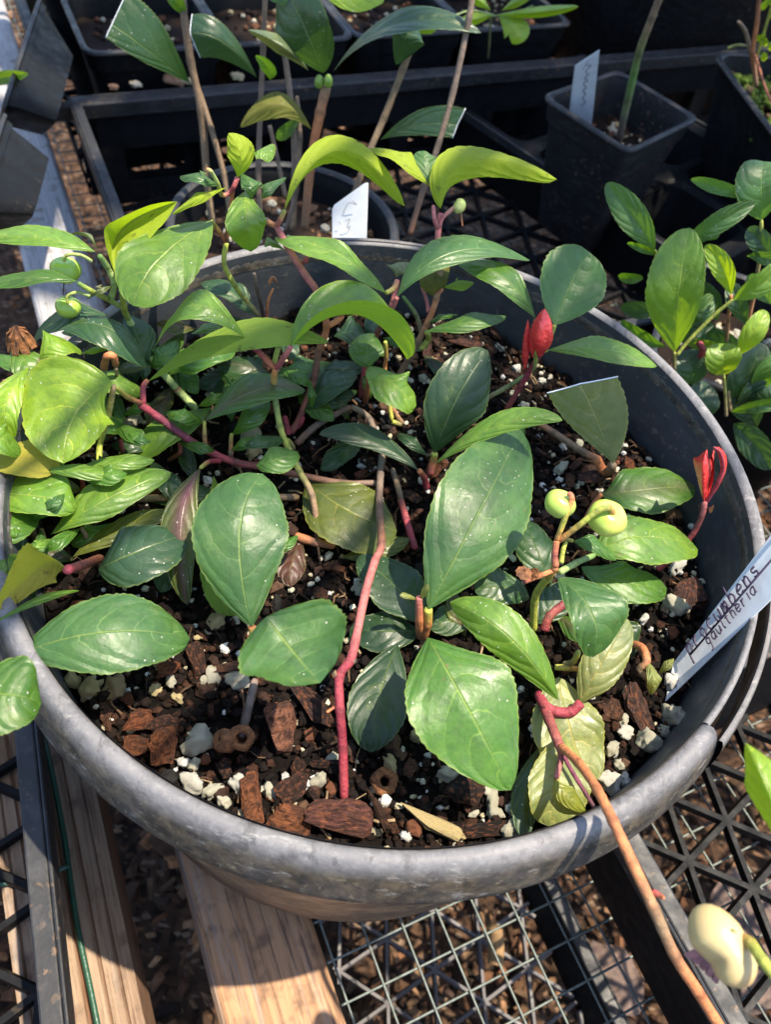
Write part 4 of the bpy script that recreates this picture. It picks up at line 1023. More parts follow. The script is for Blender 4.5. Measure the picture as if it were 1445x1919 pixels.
lf('mid', (795, 622, 28), (949, 592, 30), (890, 586), (892, 620), M=(885, 603, 34), wav=.6)
lf('mid', (800, 606, 28), (860, 590, 30), (828, 588), (830, 600), bow=2)
lf('lite', (832, 537, 36), (888, 529, 38), (864, 521), (855, 546), u=1, bow=2)
lf('dark', (625, 630, 12), (692, 645, 8), (670, 595), (668, 650), bow=4)
lf('dark', (490, 598, 16), (377, 529, 22), (445, 528), (428, 568), M=(432, 548, 24))
lf('dark', (284, 690, 14), (238, 588, 22), (226, 640), (292, 628), bow=4)
lf('mid', (280, 688, 16), (330, 637, 18), (290, 650), (318, 680), bow=3)
lf('mid', (285, 708, 12), (412, 655, 15), (350, 652), (362, 692), bow=4)
lf('sheen', (358, 626, 26), (424, 604, 28), (385, 606), (395, 624), bow=2)
lf('olive', (284, 688, 20), (194, 706, 18), (238, 679), (240, 700), bow=3)
lf('deep', (255, 720, 8), (240, 645, 14), (224, 690), (272, 680), bow=3)
lf('fresh', (52, 688, 34), (22, 822, 26), (-22, 760), (37, 768), M=(10, 755, 34), ex=.6)
lf('yel', (60, 690, 22), (72, 792, 16), (34, 742), (78, 742), u=1, bow=3)
lf('blue', (112, 862, 12), (42, 806, 14), (90, 812), (62, 850), bow=3)
lf('brown', (565, 1010, 2), (545, 1100, 2), (520, 1050), (574, 1060), bow=2, label='withered dark brown leaf')
lf('mid', (520, 1040, 9), (558, 1003, 11), (532, 1010), (545, 1030), bow=2)
lf('mid', (90, 700, 18), (-30, 660, 20), (30, 665), (30, 700), bow=3)
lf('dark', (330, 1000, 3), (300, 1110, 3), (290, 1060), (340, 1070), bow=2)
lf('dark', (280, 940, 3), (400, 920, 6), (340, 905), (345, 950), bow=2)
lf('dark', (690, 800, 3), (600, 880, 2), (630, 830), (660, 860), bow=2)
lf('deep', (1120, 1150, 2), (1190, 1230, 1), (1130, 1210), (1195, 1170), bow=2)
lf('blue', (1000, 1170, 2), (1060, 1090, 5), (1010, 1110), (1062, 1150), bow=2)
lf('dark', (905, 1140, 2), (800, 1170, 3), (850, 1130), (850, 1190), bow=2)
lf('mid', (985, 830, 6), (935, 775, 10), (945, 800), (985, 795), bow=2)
URNG = random.Random(77)
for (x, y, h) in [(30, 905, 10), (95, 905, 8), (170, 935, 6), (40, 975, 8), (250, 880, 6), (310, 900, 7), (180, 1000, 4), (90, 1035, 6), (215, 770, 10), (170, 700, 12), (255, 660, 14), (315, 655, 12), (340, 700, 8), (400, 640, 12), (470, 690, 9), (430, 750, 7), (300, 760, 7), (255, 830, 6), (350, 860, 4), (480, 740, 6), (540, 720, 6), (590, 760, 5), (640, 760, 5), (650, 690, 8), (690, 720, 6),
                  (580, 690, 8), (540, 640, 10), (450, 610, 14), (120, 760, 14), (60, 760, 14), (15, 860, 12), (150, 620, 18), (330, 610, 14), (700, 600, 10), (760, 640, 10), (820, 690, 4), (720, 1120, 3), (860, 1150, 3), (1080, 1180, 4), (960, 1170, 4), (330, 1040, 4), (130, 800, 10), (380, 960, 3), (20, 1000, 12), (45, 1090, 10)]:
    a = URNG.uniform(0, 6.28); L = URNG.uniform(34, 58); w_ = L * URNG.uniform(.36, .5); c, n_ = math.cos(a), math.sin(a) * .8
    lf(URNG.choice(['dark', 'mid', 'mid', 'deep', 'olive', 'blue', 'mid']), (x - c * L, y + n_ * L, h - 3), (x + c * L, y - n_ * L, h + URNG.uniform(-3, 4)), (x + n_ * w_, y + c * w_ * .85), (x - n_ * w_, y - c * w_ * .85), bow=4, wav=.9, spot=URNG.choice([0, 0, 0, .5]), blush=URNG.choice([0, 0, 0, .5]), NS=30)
for k in range(34):
    x, y = URNG.uniform(60, 600), URNG.uniform(650, 900)
    if k > 24: x, y = URNG.uniform(-20, 120), URNG.uniform(840, 1060)
    h = URNG.uniform(10, 20); a = URNG.uniform(0, 6.28); L = URNG.uniform(26, 46); w_ = L * URNG.uniform(.36, .5); c, n_ = math.cos(a), math.sin(a) * .8
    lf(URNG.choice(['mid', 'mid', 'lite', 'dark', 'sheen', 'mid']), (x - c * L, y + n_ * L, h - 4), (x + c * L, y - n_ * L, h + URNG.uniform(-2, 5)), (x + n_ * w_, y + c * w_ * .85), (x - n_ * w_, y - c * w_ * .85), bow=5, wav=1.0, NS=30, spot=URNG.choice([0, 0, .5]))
    if k % 2 == 0: stem(PL, [(x - c * L, y + n_ * L, h - 4), (x - c * L * 1.1 + 6, y + n_ * L + 18, h * .5), (x - c * L + URNG.uniform(-20, 20), y + n_ * L + 34, 0)], .6, .8, URNG.choice([('ygr', 'tan', 'brown'), ('red', 'bred', 'brown'), ('tan', 'wood')]))
for a in (((-60, 1005, 16), (70, 962, 12), (10, 955), (15, 1020)), ((-70, 1080, 22), (60, 1040, 16), (0, 1035), (0, 1095)), ((-80, 900, 18), (40, 1000, 12), (-5, 930), (-40, 980)), ((120, 800, 16), (60, 905, 14), (62, 845), (125, 865)), ((-60, 800, 30), (40, 850, 24), (0, 790), (-10, 850)), ((150, 690, 22), (270, 735, 16), (215, 690), (205, 738)), ((110, 760, 18), (235, 800, 14), (180, 758), (165, 810)), ((20, 640, 30), (70, 730, 26), (80, 670), (20, 695)), ((320, 690, 14), (440, 640, 18), (375, 640), (390, 695))):
    lf(URNG.choice(['lite', 'mid', 'lite']), *a, bow=5, wav=.8, spot=URNG.choice([0, .4]))
# --- stems
st([(262, 758, 20), (300, 785, 15), (345, 818, 12), (385, 843, 11), (440, 866, 10), (500, 876, 9), (560, 890, 8), (640, 905, 5), (712, 905, 3)], 1.25, 1.0, ('red', 'purp', 'red', 'bred', 'brown', 'grey'))
st([(385, 845, 11), (383, 815, 15), (383, 788, 18)], .75, .55, ('red', 'ygr')); st([(433, 852, 9), (432, 830, 9), (434, 812, 10)], .8, .6, ('red', 'ygr'))
st([(412, 864, 10), (392, 865, 14), (375, 877, 18)], .8, .6, ('red', 'red', 'ygr'))
st([(268, 756, 20), (268, 725, 22), (277, 712, 23)], .95, .7, ('red', 'red', 'orng'))
st([(266, 756, 20), (240, 745, 26), (215, 725, 34)], .8, .7, ('red', 'ygr'))
st([(716, 850, 4), (713, 890, 6), (711, 950, 9), (715, 1020, 13), (703, 1050, 14), (685, 1110, 16), (664, 1210, 20), (655, 1240, 20), (636, 1268, 18), (637, 1330, 15), (642, 1400, 9), (645, 1500, 1)], 1.15, 1.15, ('grey', 'grey', 'brown', 'pink', 'pink', 'red', 'red', 'dkred', 'red'))
st([(716, 1020, 13), (722, 1030, 13)], 1.1, .5, ('tan', 'grey')); st([(660, 1238, 20), (668, 1236, 20)], 1.1, .6, ('grey', 'dark')); st([(632, 1262, 18.5), (624, 1266, 18)], 1.0, .6, ('tan', 'tan'))
st([(638, 1322, 15), (626, 1326, 15), (612, 1335, 16)], .5, .3, ('red', 'orng'))
st([(555, 832, 2), (600, 792, 6), (658, 762, 8)], 1.2, 1.1, ('brown', 'grey', 'brown')); st([(658, 762, 8), (692, 785, 5), (716, 850, 4)], 1.0, 1.1, ('tan', 'grey', 'grey'))
st([(715, 905, 3), (690, 905, 3), (655, 912, 1)], 1.0, .8, ('dark', 'dark'))
st([(515, 745, 20), (525, 800, 16), (540, 840, 14), (562, 885, 13), (585, 930, 10), (598, 1015, 3)], .95, 1.0, ('pgr', 'ygr', 'ygr', 'tan', 'brown'))
st([(555, 1005, 3), (590, 1016, 4), (628, 1022, 3)], 1.35, 1.2, ('orng', 'brown', 'orng'))
st([(298, 692, 16), (335, 733, 11), (368, 768, 7)], 1.2, 1.25, ('pgr', 'pgr')); st([(330, 728, 12), (336, 735, 11)], 1.4, 1.3, ('bred', 'pgr'))
st([(461, 636, 40), (480, 655, 36), (515, 690, 30)], .75, .95, ('pink', 'red', 'orng')); st([(545, 649, 40), (533, 668, 36), (518, 690, 30)], .75, .95, ('pink', 'pink', 'red'))
st([(535, 628, 36), (522, 650, 33), (512, 688, 30)], .75, .8, ('pgr', 'ygr')); st([(516, 690, 30), (513, 715, 25), (516, 748, 20)], .95, .95, ('orng', 'ygr'))
st([(518, 424, 52), (540, 465, 49), (575, 520, 44), (595, 550, 41), (612, 612, 30), (598, 655, 22), (588, 710, 14), (565, 775, 6), (545, 812, 2)], 1.05, 1.15, ('pink', 'pink', 'pink', 'orng', 'brown', 'bred', 'bred'))
st([(590, 560, 38), (640, 590, 32), (612, 612, 30)], .8, 1.0, ('orng', 'orng')); st([(568, 492, 46), (574, 488, 47), (573, 482, 48)], .9, .5, ('pink', 'red'))
st([(541, 815, 2), (537, 795, 4), (533, 780, 6)], 1.2, .8, ('red', 'red')); st([(548, 805, 2), (562, 795, 4), (568, 780, 6)], 1.1, .8, ('red', 'red'))
st([(518, 424, 52), (525, 412, 55), (533, 394, 58)], .8, .7, ('pink', 'pink', 'ygr')); st([(518, 424, 52), (505, 418, 52), (498, 412, 52)], .8, .9, ('orng', 'tan'))
st([(396, 414, 50), (412, 435, 46), (424, 455, 43)], .55, .7, ('ygr', 'orng', 'red')); st([(424, 455, 43), (420, 495, 38), (440, 535, 32), (458, 560, 26), (488, 594, 18)], .8, .8, ('ygr', 'ygr', 'tan'))
st([(476, 512, 34), (482, 545, 28), (494, 595, 17), (497, 640, 8)], .55, .75, ('grey', 'dark', 'purp')); st([(500, 600, 17), (502, 565, 24), (512, 540, 28)], .5, .4, ('red', 'orng', 'orng'))
st([(722, 640, 26), (724, 670, 20), (722, 700, 14), (735, 790, 3)], .65, .75, ('ygr', 'orng', 'ygr'))
st([(735, 790, 3), (752, 796, 1)], .8, .9, ('ygr', 'tan')); st([(720, 690, 12), (735, 760, 6), (755, 795, 1)], .8, .9, ('orng', 'tan'))
st([(723, 549, 42), (738, 540, 42), (745, 525, 43)], .7, .9, ('ygr', 'pink')); st([(744, 557, 42), (735, 575, 38), (745, 525, 43)], .75, .9, ('pink', 'pink'))
st([(740, 560, 40), (715, 610, 28), (690, 660, 16), (675, 745, 2)], 1.0, 1.0, ('pink', 'brown', 'red', 'bred'))
st([(826, 400, 53), (822, 430, 50), (821, 450, 48), (825, 500, 40), (818, 560, 32), (800, 608, 25), (784, 640, 19), (765, 675, 12), (748, 705, 6), (738, 740, 0)], .95, 1.1, ('pink', 'pink', 'tan', 'orng', 'tan', 'wood', 'tan'))
st([(822, 430, 50), (815, 412, 53), (812, 385, 55)], .75, .6, ('pink', 'pink')); st([(824, 425, 51), (830, 408, 53), (852, 388, 55)], .6, .7, ('pink', 'pink', 'tan'))
st([(803, 585, 28), (800, 565, 30), (790, 535, 33)], .7, .5, ('pink', 'pink')); st([(790, 625, 21), (780, 590, 26), (755, 555, 32)], .8, .6, ('wood', 'grn'))
st([(815, 560, 33), (830, 540, 36)], .8, .6, ('tan', 'orng'))
st([(800, 622, 24), (803, 635, 20), (788, 655, 17)], .9, 1.0, ('ygr', 'ygr'))
st([(240, 598, 24), (232, 578, 30), (228, 535, 40)], 1.05, .9, ('pgr', 'ygr', 'ygr')); st([(232, 578, 30), (200, 560, 36), (170, 545, 41), (145, 530, 44)], .85, .7, ('pgr', 'ygr', 'grn'))
st([(207, 562, 35), (213, 530, 41), (200, 500, 46), (185, 478, 50)], 1.0, .8, ('pgr', 'pgr', 'grn')); st([(240, 598, 24), (270, 650, 18), (298, 692, 16)], 1.1, 1.2, ('pgr', 'pgr'))
st([(172, 490, 48), (150, 478, 50), (125, 478, 50), (119, 490, 48)], .5, .45, ('pgr', 'ygr')); st([(168, 555, 40), (145, 548, 41), (126, 555, 40), (127, 570, 38)], .5, .45, ('pgr', 'ygr'))
st([(1018, 655, 28), (1003, 680, 22), (975, 725, 12), (948, 770, 3)], .85, 1.05, ('red', 'red', 'bred')); st([(1004, 655, 28), (1000, 690, 20), (960, 720, 11), (905, 750, 4)], .7, .9, ('ygr', 'pgr', 'tan'))
st([(987, 680, 21), (980, 715, 13), (962, 745, 7)], .5, .7, ('bred', 'bred')); st([(948, 768, 3), (965, 772, 3), (1000, 788, 4), (1040, 812, 5), (1090, 845, 7), (1125, 862, 8)], 1.1, 1.2, ('dark', 'red', 'orng', 'wood', 'wood', 'orng'))
st([(1118, 858, 8), (1130, 880, 5), (1140, 884, 5), (1150, 870, 11)], 1.5, 1.5, ('orng', 'orng', 'tan'))
st([(1000, 1180, 2), (1002, 1130, 12), (1010, 1105, 18), (1030, 1080, 26), (1042, 1062, 30)], 1.1, .95, ('ygr', 'ygr', 'ygr', 'orng')); st([(1042, 1062, 30), (1040, 1040, 32), (1044, 1012, 35)], .9, .85, ('orng', 'bred', 'orng'))
st([(1050, 1072, 28), (1080, 1055, 22), (1115, 1040, 18)], .95, .8, ('pgr', 'pgr', 'grn')); st([(1044, 1012, 35), (1058, 975, 40), (1072, 935, 44), (1066, 925, 44)], .7, .75, ('orng', 'ygr', 'orng', 'pink'))
st([(1050, 1012, 35), (1085, 985, 40), (1120, 958, 44), (1142, 952, 45), (1150, 962, 43)], .75, .85, ('orng', 'ygr', 'ygr', 'orng')); st([(1048, 1014, 34), (1060, 1010, 31), (1074, 1014, 26)], .6, .5, ('orng', 'ygr'))
st([(1052, 1055, 29), (1056, 1030, 31), (1062, 1015, 32)], .7, .5, ('ygr', 'ygr')); st([(1045, 1066, 29), (1015, 1078, 28), (980, 1092, 26)], .75, .6, ('orng', 'orng', 'bred'))
st([(1012, 1300, 7), (1018, 1318, 9), (1040, 1333, 9), (1070, 1334, 10), (1090, 1316, 12)], 1.4, 1.3, ('dkred', 'red', 'red', 'red')); st([(1015, 1310, 8), (1030, 1350, 12), (1048, 1395, 15), (1055, 1410, 16)], 1.4, 1.15, ('red', 'bred', 'pink'))
st([(1052, 1400, 16), (1085, 1430, 22), (1120, 1480, 29), (1150, 1540, 33), (1185, 1615, 34), (1225, 1700, 31), (1265, 1790, 25), (1310, 1860, 18), (1372, 1960, 8)], 1.05, 1.15, ('orng', 'orng', 'orng', 'orng', 'tan', 'orng', 'orng'), n=12)
st([(1225, 1672, 32), (1240, 1680, 33), (1245, 1684, 34)], .8, .2, ('red', 'orng')); st([(1052, 1405, 15), (1050, 1430, 13), (1042, 1460, 13)], .9, .6, ('pink', 'pink'))
st([(1054, 1412, 15), (1075, 1450, 14), (1100, 1490, 14), (1118, 1520, 13)], .55, .5, ('purp', 'purp', 'dark'))
st([(1232, 1068, 2), (1265, 1040, 6), (1298, 1002, 12), (1316, 968, 18), (1322, 940, 22)], .95, .8, ('red', 'red', 'bred', 'pink'))
st([(787, 1192, 4), (786, 1165, 12), (785, 1118, 20)], 1.3, .9, ('brown', 'orng', 'pink')); lf('pale', (784, 1124, 18), (749, 1116, 22), (766, 1112), (768, 1124), bow=1, NS=10, NC=6, name='leaflet'); lf('pale', (788, 1126, 18), (803, 1095, 25), (789, 1108), (801, 1114), bow=1, NS=10, NC=6, name='leaflet')
st([(803, 1142, 16), (800, 1170, 10), (792, 1195, 3)], 1.3, 1.5, ('ygr', 'orng', 'brown'))
st([(750, 935, 2), (762, 975, 4), (778, 1030, 1)], 1.1, 1.1, ('brown', 'red', 'red')); st([(735, 880, 3), (745, 910, 4), (752, 940, 2)], .9, 1.0, ('grey', 'tan', 'dark'))
st([(125, 1068, 26), (145, 1062, 18), (190, 1045, 4)], 1.2, 1.2, ('red', 'bred', 'brown')); st([(815, 850, 8), (812, 865, 5), (806, 890, 2)], 1.2, 1.2, ('ygr', 'orng', 'red'))
st([(786, 882, 10), (795, 895, 6), (800, 915, 1)], .9, 1.1, ('orng', 'red', 'red')); st([(472, 1174, 14), (476, 1190, 12), (490, 1225, 3)], 1.1, 1.0, ('orng', 'ygr', 'tan'))
st([(506, 1172, 40), (508, 1190, 30), (515, 1230, 4)], .8, 1.1, ('ygr', 'tan', 'brown')); st([(694, 690, 25), (690, 720, 14), (684, 755, 1)], .8, 1.0, ('red', 'orng', 'brown'))
st([(1128, 926, 7), (1110, 950, 3), (1090, 990, 0)], .8, .9, ('orng', 'brown')); st([(1026, 656, 26), (1012, 660, 26)], .7, .7, ('ygr', 'ygr')); st([(1004, 598, 36), (1008, 630, 32), (1012, 655, 28)], .7, .7, ('ygr', 'orng')); st([(1040, 609, 38), (1030, 635, 33), (1018, 655, 28)], .7, .8, ('ygr', 'pink'))
st([(1020, 1180, 1), (1030, 1155, 4), (1060, 1130, 6)], 1.5, 1.2, ('dkred', 'bred', 'dkred')); st([(1058, 1245, 8), (1075, 1240, 12), (1085, 1220, 18)], .9, .7, ('tan', 'ygr')); st([(1040, 1250, 8), (1070, 1252, 9), (1088, 1255, 9)], .9, .8, ('ygr', 'orng'))
st([(1180, 1205, 1), (1205, 1215, 5), (1212, 1240, 6), (1200, 1255, 4), (1215, 1272, 4)], 1.2, 1.0, ('brown', 'orng', 'wood', 'wood')); st([(210, 930, 2), (240, 935, 5), (340, 932, 6), (480, 932, 4), (560, 932, 2)], 1.1, 1.1, ('wood', 'tan', 'wood'))
st([(445, 332, 62), (438, 350, 60), (430, 362, 58), (415, 365, 58), (408, 345, 62), (395, 322, 66), (388, 318, 66)], .75, .55, ('pink', 'red', 'pink', 'ygr', 'pgr', 'orng')); st([(436, 356, 59), (430, 400, 52), (424, 455, 43)], .6, .7, ('orng', 'brown'))
st([(185, 865, 14), (187, 830, 16), (200, 790, 24), (213, 722, 36)], .9, .8, ('ygr', 'ygr', 'tan'))
st([(30, 800, 10), (52, 770, 18), (75, 672, 34)], .9, .8, ('tan', 'tan')); st([(35, 795, 8), (75, 798, 8), (110, 860, 6)], .7, .8, ('tan', 'tan'))

# --- berries and buds
def berry(parent, x, y, h, r, col, face, Pf=P, flat=.86, name='berry'):
    c = Pf(x, y, h); rr = r * (c - CAM).length / FPX; q = Vector(face).normalized().to_track_quat('Z', 'Y').to_matrix(); m = MB(); prof = []
    for i in range(15):
        a = math.pi * i / 14; z = math.cos(a) * flat; s = math.sin(a); dip = .30 * math.exp(-(s / .38) ** 2) if z > 0 else .10 * math.exp(-(s / .3) ** 2) * -1
        prof.append((max(rr * s, 0), rr * (z - dip)))
    m.lathe(prof, 30, c, M=q, lobes=5, lamp=.028); o = m.build(name, BERRY, parent); o.color = (*col, 1)
    m = MB()                                                   # five small lobes round the mouth of the berry
    for k in range(5):
        a = 2 * math.pi * k / 5; d = q @ Vector((math.cos(a), math.sin(a), 0)); n = q @ Vector((0, 0, 1)); s = q @ Vector((-math.sin(a), math.cos(a), 0)); b0 = c - n * rr * flat * .95
        m.add([b0 + d * rr * .12 - s * rr * .12, b0 + d * rr * .12 + s * rr * .12, b0 + d * rr * .34 - n * rr * .1, b0 + d * rr * .2 - n * rr * .14], [(0, 1, 2), (0, 2, 3), (1, 2, 3)])
    m.build('calyx', DRY, o); return o
berry(PL, 1050, 944, 41, 29, (.30, .38, .09), (.25, .25, 1)); berry(PL, 1138, 971, 40, 36, (.50, .52, .12), (.15, .1, 1), name='berry')
berry(PL, 122, 506, 42, 25, (.22, .36, .06), (0, .2, 1)); berry(PL, 127, 575, 34, 21, (.22, .34, .06), (0, .2, 1)); berry(PL, 861, 386, 55, 13, (.42, .40, .16), (-.8, 0, .3))
st([(864, 396, 54), (865, 408, 52), (867, 424, 50)], .4, .2, ('tan', 'orng'), name='style'); st([(119, 530, 38), (118, 545, 36), (117, 553, 35)], .22, .15, ('dark', 'dark'), name='style')
def bud(x0, y0, h0, x1, y1, h1, w, lobes=5, lamp=.10, name='bud', mat=None):
    a, b = P(x0, y0, h0), P(x1, y1, h1); ax = b - a; L = ax.length; r = w * (a - CAM).length / FPX; q = ax.normalized().to_track_quat('Z', 'Y').to_matrix(); m = MB()
    prof = [(r * max(.02, math.sin(math.pi * min(1, (i / 16)) ** .85) ** .8), L * i / 16) for i in range(17)]; prof[0] = (r * .3, 0); prof[-1] = (0, L)
    m.lathe(prof, 28, a, M=q, lobes=lobes, lamp=lamp); return m.build(name, mat or REDG, PL)
bud(1012, 664, 27, 1021, 578, 42, 19, 4, .10); bud(984, 690, 20, 990, 598, 36, 7, 2, .2); bud(999, 668, 25, 1003, 598, 38, 8, 3, .1)
# the open red capsule at the right wall
lf('mid', (1321, 944, 21), (1326, 842, 38), (1299, 892, 27), (1337, 886, 26), M=(1317, 888, 33), ex=.62, wav=.3, mat=REDG, name='bud_scale', NS=20, NC=8, teeth=9)
lf('mid', (1324, 944, 21), (1342, 838, 40), (1350, 885, 31), (1360, 890, 29), M=(1356, 885, 31), ex=.6, wav=.2, mat=REDG, name='bud_scale', NS=20, NC=6, teeth=9)
lf('mid', (1323, 944, 21), (1334, 850, 36), (1324, 890, 26), (1340, 890, 26), M=(1331, 890, 24), ex=.6, wav=.2, mat=REDG, name='bud_scale', NS=20, NC=6, teeth=9)
st([(1324, 942, 21), (1346, 905, 28), (1356, 875, 33), (1350, 848, 38), (1338, 838, 40)], .6, .4, ('red', 'red', 'red'), name='bud_tip')
lf('brown', (1316, 970, 16), (1325, 945, 20), (1308, 955), (1338, 950), bow=2, name='bract', blush=.6)
# dried flower parts
def husk(parent, x, y, h, r, n=7, seed=0, down=1, Pf=P):
    rng = random.Random(seed); c = Pf(x, y, h); k = (c - CAM).length / FPX; m = MB()
    for i in range(n):
        a = 6.283 * i / n; d = Vector((math.cos(a), math.sin(a), 0)); s = Vector((-math.sin(a), math.cos(a), 0)); rr = r * k
        q = [c + Vector((0, 0, rr * .9)), c + d * rr * .55 + s * rr * .35 + Vector((0, 0, rr * .4)), c + d * rr * .95 + s * rr * .25 - Vector((0, 0, rr * .8 * down)), c + d * rr * .8 - s * rr * .3 - Vector((0, 0, rr * (.9 + rng.uniform(-.3, .3)) * down)), c + d * rr * .6 - s * rr * .35 + Vector((0, 0, rr * .4))]
        m.add(q, [(0, 1, 2), (0, 2, 3), (0, 3, 4)], False)
    o = m.build('dried_flower', DRY, parent); setmod(o, 'thick', 'SOLIDIFY', thickness=.0004); return o
husk(PL, 34, 632, 36, 24, 8, 1); st([(31, 655, 34), (30, 690, 20), (34, 740, 2)], .35, .4, ('dark', 'dark')); husk(PL, 980, 1078, 28, 15, 9, 2, -.4); husk(PL, 1002, 1074, 28, 11, 7, 5, .5)
st([(194, 690, 26), (200, 668, 32), (212, 668, 32), (216, 686, 28)], 1.2, .9, ('brown', 'orng', 'brown'), name='dried_curl'); st([(216, 690, 28), (220, 720, 18), (222, 760, 4)], .5, .5, ('tan', 'tan'))
st([(-5, 740, 20), (8, 716, 24), (22, 722, 22), (26, 745, 16)], .9, .6, ('brown', 'brown'), name='dried_curl')
st([(505, 530, 29), (512, 520, 31), (520, 533, 29)], .7, .3, ('orng', 'brown'), name='dried_curl')
# small sprig by the label
lf('pale', (1215, 1240, 6), (1222, 1302, 3), (1212, 1272), (1240, 1272), bow=3, ex=.5); lf('pale', (1236, 1262, 4), (1264, 1234, 7), (1245, 1240), (1258, 1254), bow=2, ex=.5)

# ------------------------------------------------------------------ plant labels
GLY = {'a': [[(.8, .9), (.3, 1), (0, .5), (.3, 0), (.8, .3), (.8, 1), (.85, 0)]], 'b': [[(.1, 2), (.1, 0), (.6, 0), (.8, .5), (.5, 1), (.1, .7)]], 'c': [[(.8, .9), (.3, 1), (0, .5), (.3, 0), (.8, .15)]],
       'e': [[(0, .5), (.8, .6), (.6, 1), (.2, .9), (0, .4), (.3, 0), (.8, .2)]], 'g': [[(.8, .9), (.2, 1), (.1, .3), (.7, .3), (.8, 1), (.7, -.7), (.1, -.7)]], 'h': [[(.1, 2), (.1, 0)], [(.1, .7), (.5, 1), (.8, .7), (.8, 0)]], 'i': [[(.3, 1), (.3, 0)], [(.3, 1.5), (.35, 1.6)]],
       'l': [[(.3, 2), (.2, .2), (.5, 0)]], 'm': [[(0, 1), (.05, 0), (.1, .8), (.35, 1), (.4, 0), (.45, .8), (.75, 1), (.8, 0)]], 'n': [[(0, 1), (.05, 0), (.1, .7), (.5, 1), (.7, .7), (.7, 0)]], 'o': [[(.4, 1), (0, .5), (.4, 0), (.8, .5), (.4, 1)]],
       'p': [[(.1, 1), (0, -.9)], [(.1, .8), (.6, 1), (.8, .5), (.4, 0), (.1, .2)]], 'r': [[(.05, 1), (.1, 0), (.15, .7), (.6, 1)]], 's': [[(.7, .9), (.2, .9), (.2, .55), (.7, .4), (.6, .05), (.1, .1)]], 't': [[(.4, 1.6), (.35, .1), (.6, 0)], [(.05, 1), (.7, 1.05)]], 'u': [[(.05, 1), (.1, .1), (.5, 0), (.75, .4), (.8, 1), (.85, 0)]]}
def write(parent, text, o, dx, dy, size, lift, wdt=.00022):
    m = MB(); x = 0; rng = random.Random(len(text))
    for ch in text:
        if ch == ' ': x += .8; continue
        for s_ in GLY[ch]:
            pts = [o + dx * (x + p[0] * .85 + p[1] * .25 + rng.uniform(-.05, .05)) * size + dy * (p[1] + rng.uniform(-.06, .06)) * size + lift for p in s_]
            m.tube(spline(pts, 3), wdt, 5, None, True)
        x += 1.15 if ch not in 'il' else .8
    return m.build('handwriting', INK, parent)
def label_tag(label, corners, th=.0005):
    t = thing('plant_label', label, 'plant label'); c = [Vector(p) for p in corners]; n = Vector((0, 0, 0))
    for i in range(len(c)): n += (c[i] - c[0]).cross(c[(i + 1) % len(c)] - c[0])
    n.normalize(); m = MB(); k = len(c)
    if n.dot(CAM - c[0]) < 0: n = -n
    m.add([p - n * th for p in c] + c, [tuple(range(k)), tuple(range(k, 2 * k))] + [(i, (i + 1) % k, k + (i + 1) % k, k + i) for i in range(k)])
    o = m.build('plate', WHITE, t, fix=True); setmod(o, 'soft', 'BEVEL', width=.00025, segments=2); return t, n
a0, a1 = P(1246, 1316, -2), P(1262, 1242, 2); d = (PZ(1445, 1002, .012) - a1).normalized(); b1 = a1 + d * .062
e = (PZ(1445, 1124, .006) - a0); b0 = a0 + e.normalized() * .066
t, n = label_tag('white handwritten plastic label leaning on the right inner wall of the grey pot', [a0, P(1275, 1288, 1), b0, b1, a1])
base = P(1284, 1216, 3.2); dirv = (b1 + b0 - a1 - a0).normalized(); dirv = (dirv - n * dirv.dot(n)).normalized(); upv = n.cross(dirv).normalized()
if upv.dot(UX * .8 - RX) < 0: upv = -upv
pl0 = a0 + n * 0
onp = lambda q: q - n * (q - a0).dot(n)
def pick(x, y):
    dr = FW + RX * ((x - 722.5) / FPX) - UX * ((y - 959.5) / FPX); s = (a0 - CAM).dot(n) / dr.dot(n); return CAM + dr * s
L1, L2 = pick(1294, 1228), pick(1330, 1212); lift = n * .00012
g1 = (pick(1445, 1052) - L1).normalized(); g2 = (pick(1445, 1082) - L2).normalized()
write(t, 'procumbens', L1, g1, upv, .0024, lift, .00026); write(t, 'gaultheria', L2 + upv * .0001, g2, upv, .0017, lift, .00020)
m = MB(); m.tube([L1 + lift, L1 + g1 * .05 + lift], .00026, 5); m.build('handwriting', INK, t)

# ------------------------------------------------------------------ the things around the pot
def PY(x, y, ymm):
    "the point seen at photo pixel x, y that lies ymm millimetres up the bench from the pot's centre"
    d = FW + RX * ((x - 722.5) / FPX) - UX * ((y - 959.5) / FPX)
    return CAM + d * ((ymm / 1000 - CAM.y) / d.y)
# --- pot of the cut leaf shrub
CP = Vector((-.070, .180, 0))
t = thing('round_pot', 'small black pot holding the brown stemmed shrub right behind the grey pot', 'pot')
m = MB(); m.lathe([(0, BZ + .006), (.038, BZ + .006), (.041, BZ + .012), (.0495, -.066), (.0515, -.064), (.0525, -.060), (.0515, -.058), (.0495, -.059), (.0475, -.066), (.039, BZ + .014), (0, BZ + .012)], 56, CP); m.build('wall', BLACK, t)
m = MB(); m.lathe([(.0488, -.0586), (.0505, -.0572), (.0528, -.0582), (.0532, -.0605)], 56, CP); m.build('rim', BLACKD, t)
c = [CP + Vector((sx * .034, sy * .034, -.073)) for sx, sy in ((-1, -1), (1, -1), (1, 1), (-1, 1))]
m = MB(); m.lathe([(0, -.0735), (.047, -.0735)], 40, CP)
mb = MB(); rng = random.Random(8)
V = [(CP.x, CP.y, -.073)]; mb.add([CP + Vector((.0475 * math.cos(a * .2094), .0475 * math.sin(a * .2094), -.0735)) for a in range(30)] + [CP + Vector((0, 0, -.071))], [(i, (i + 1) % 30, 30) for i in range(30)], True, (.03, .018, .012))
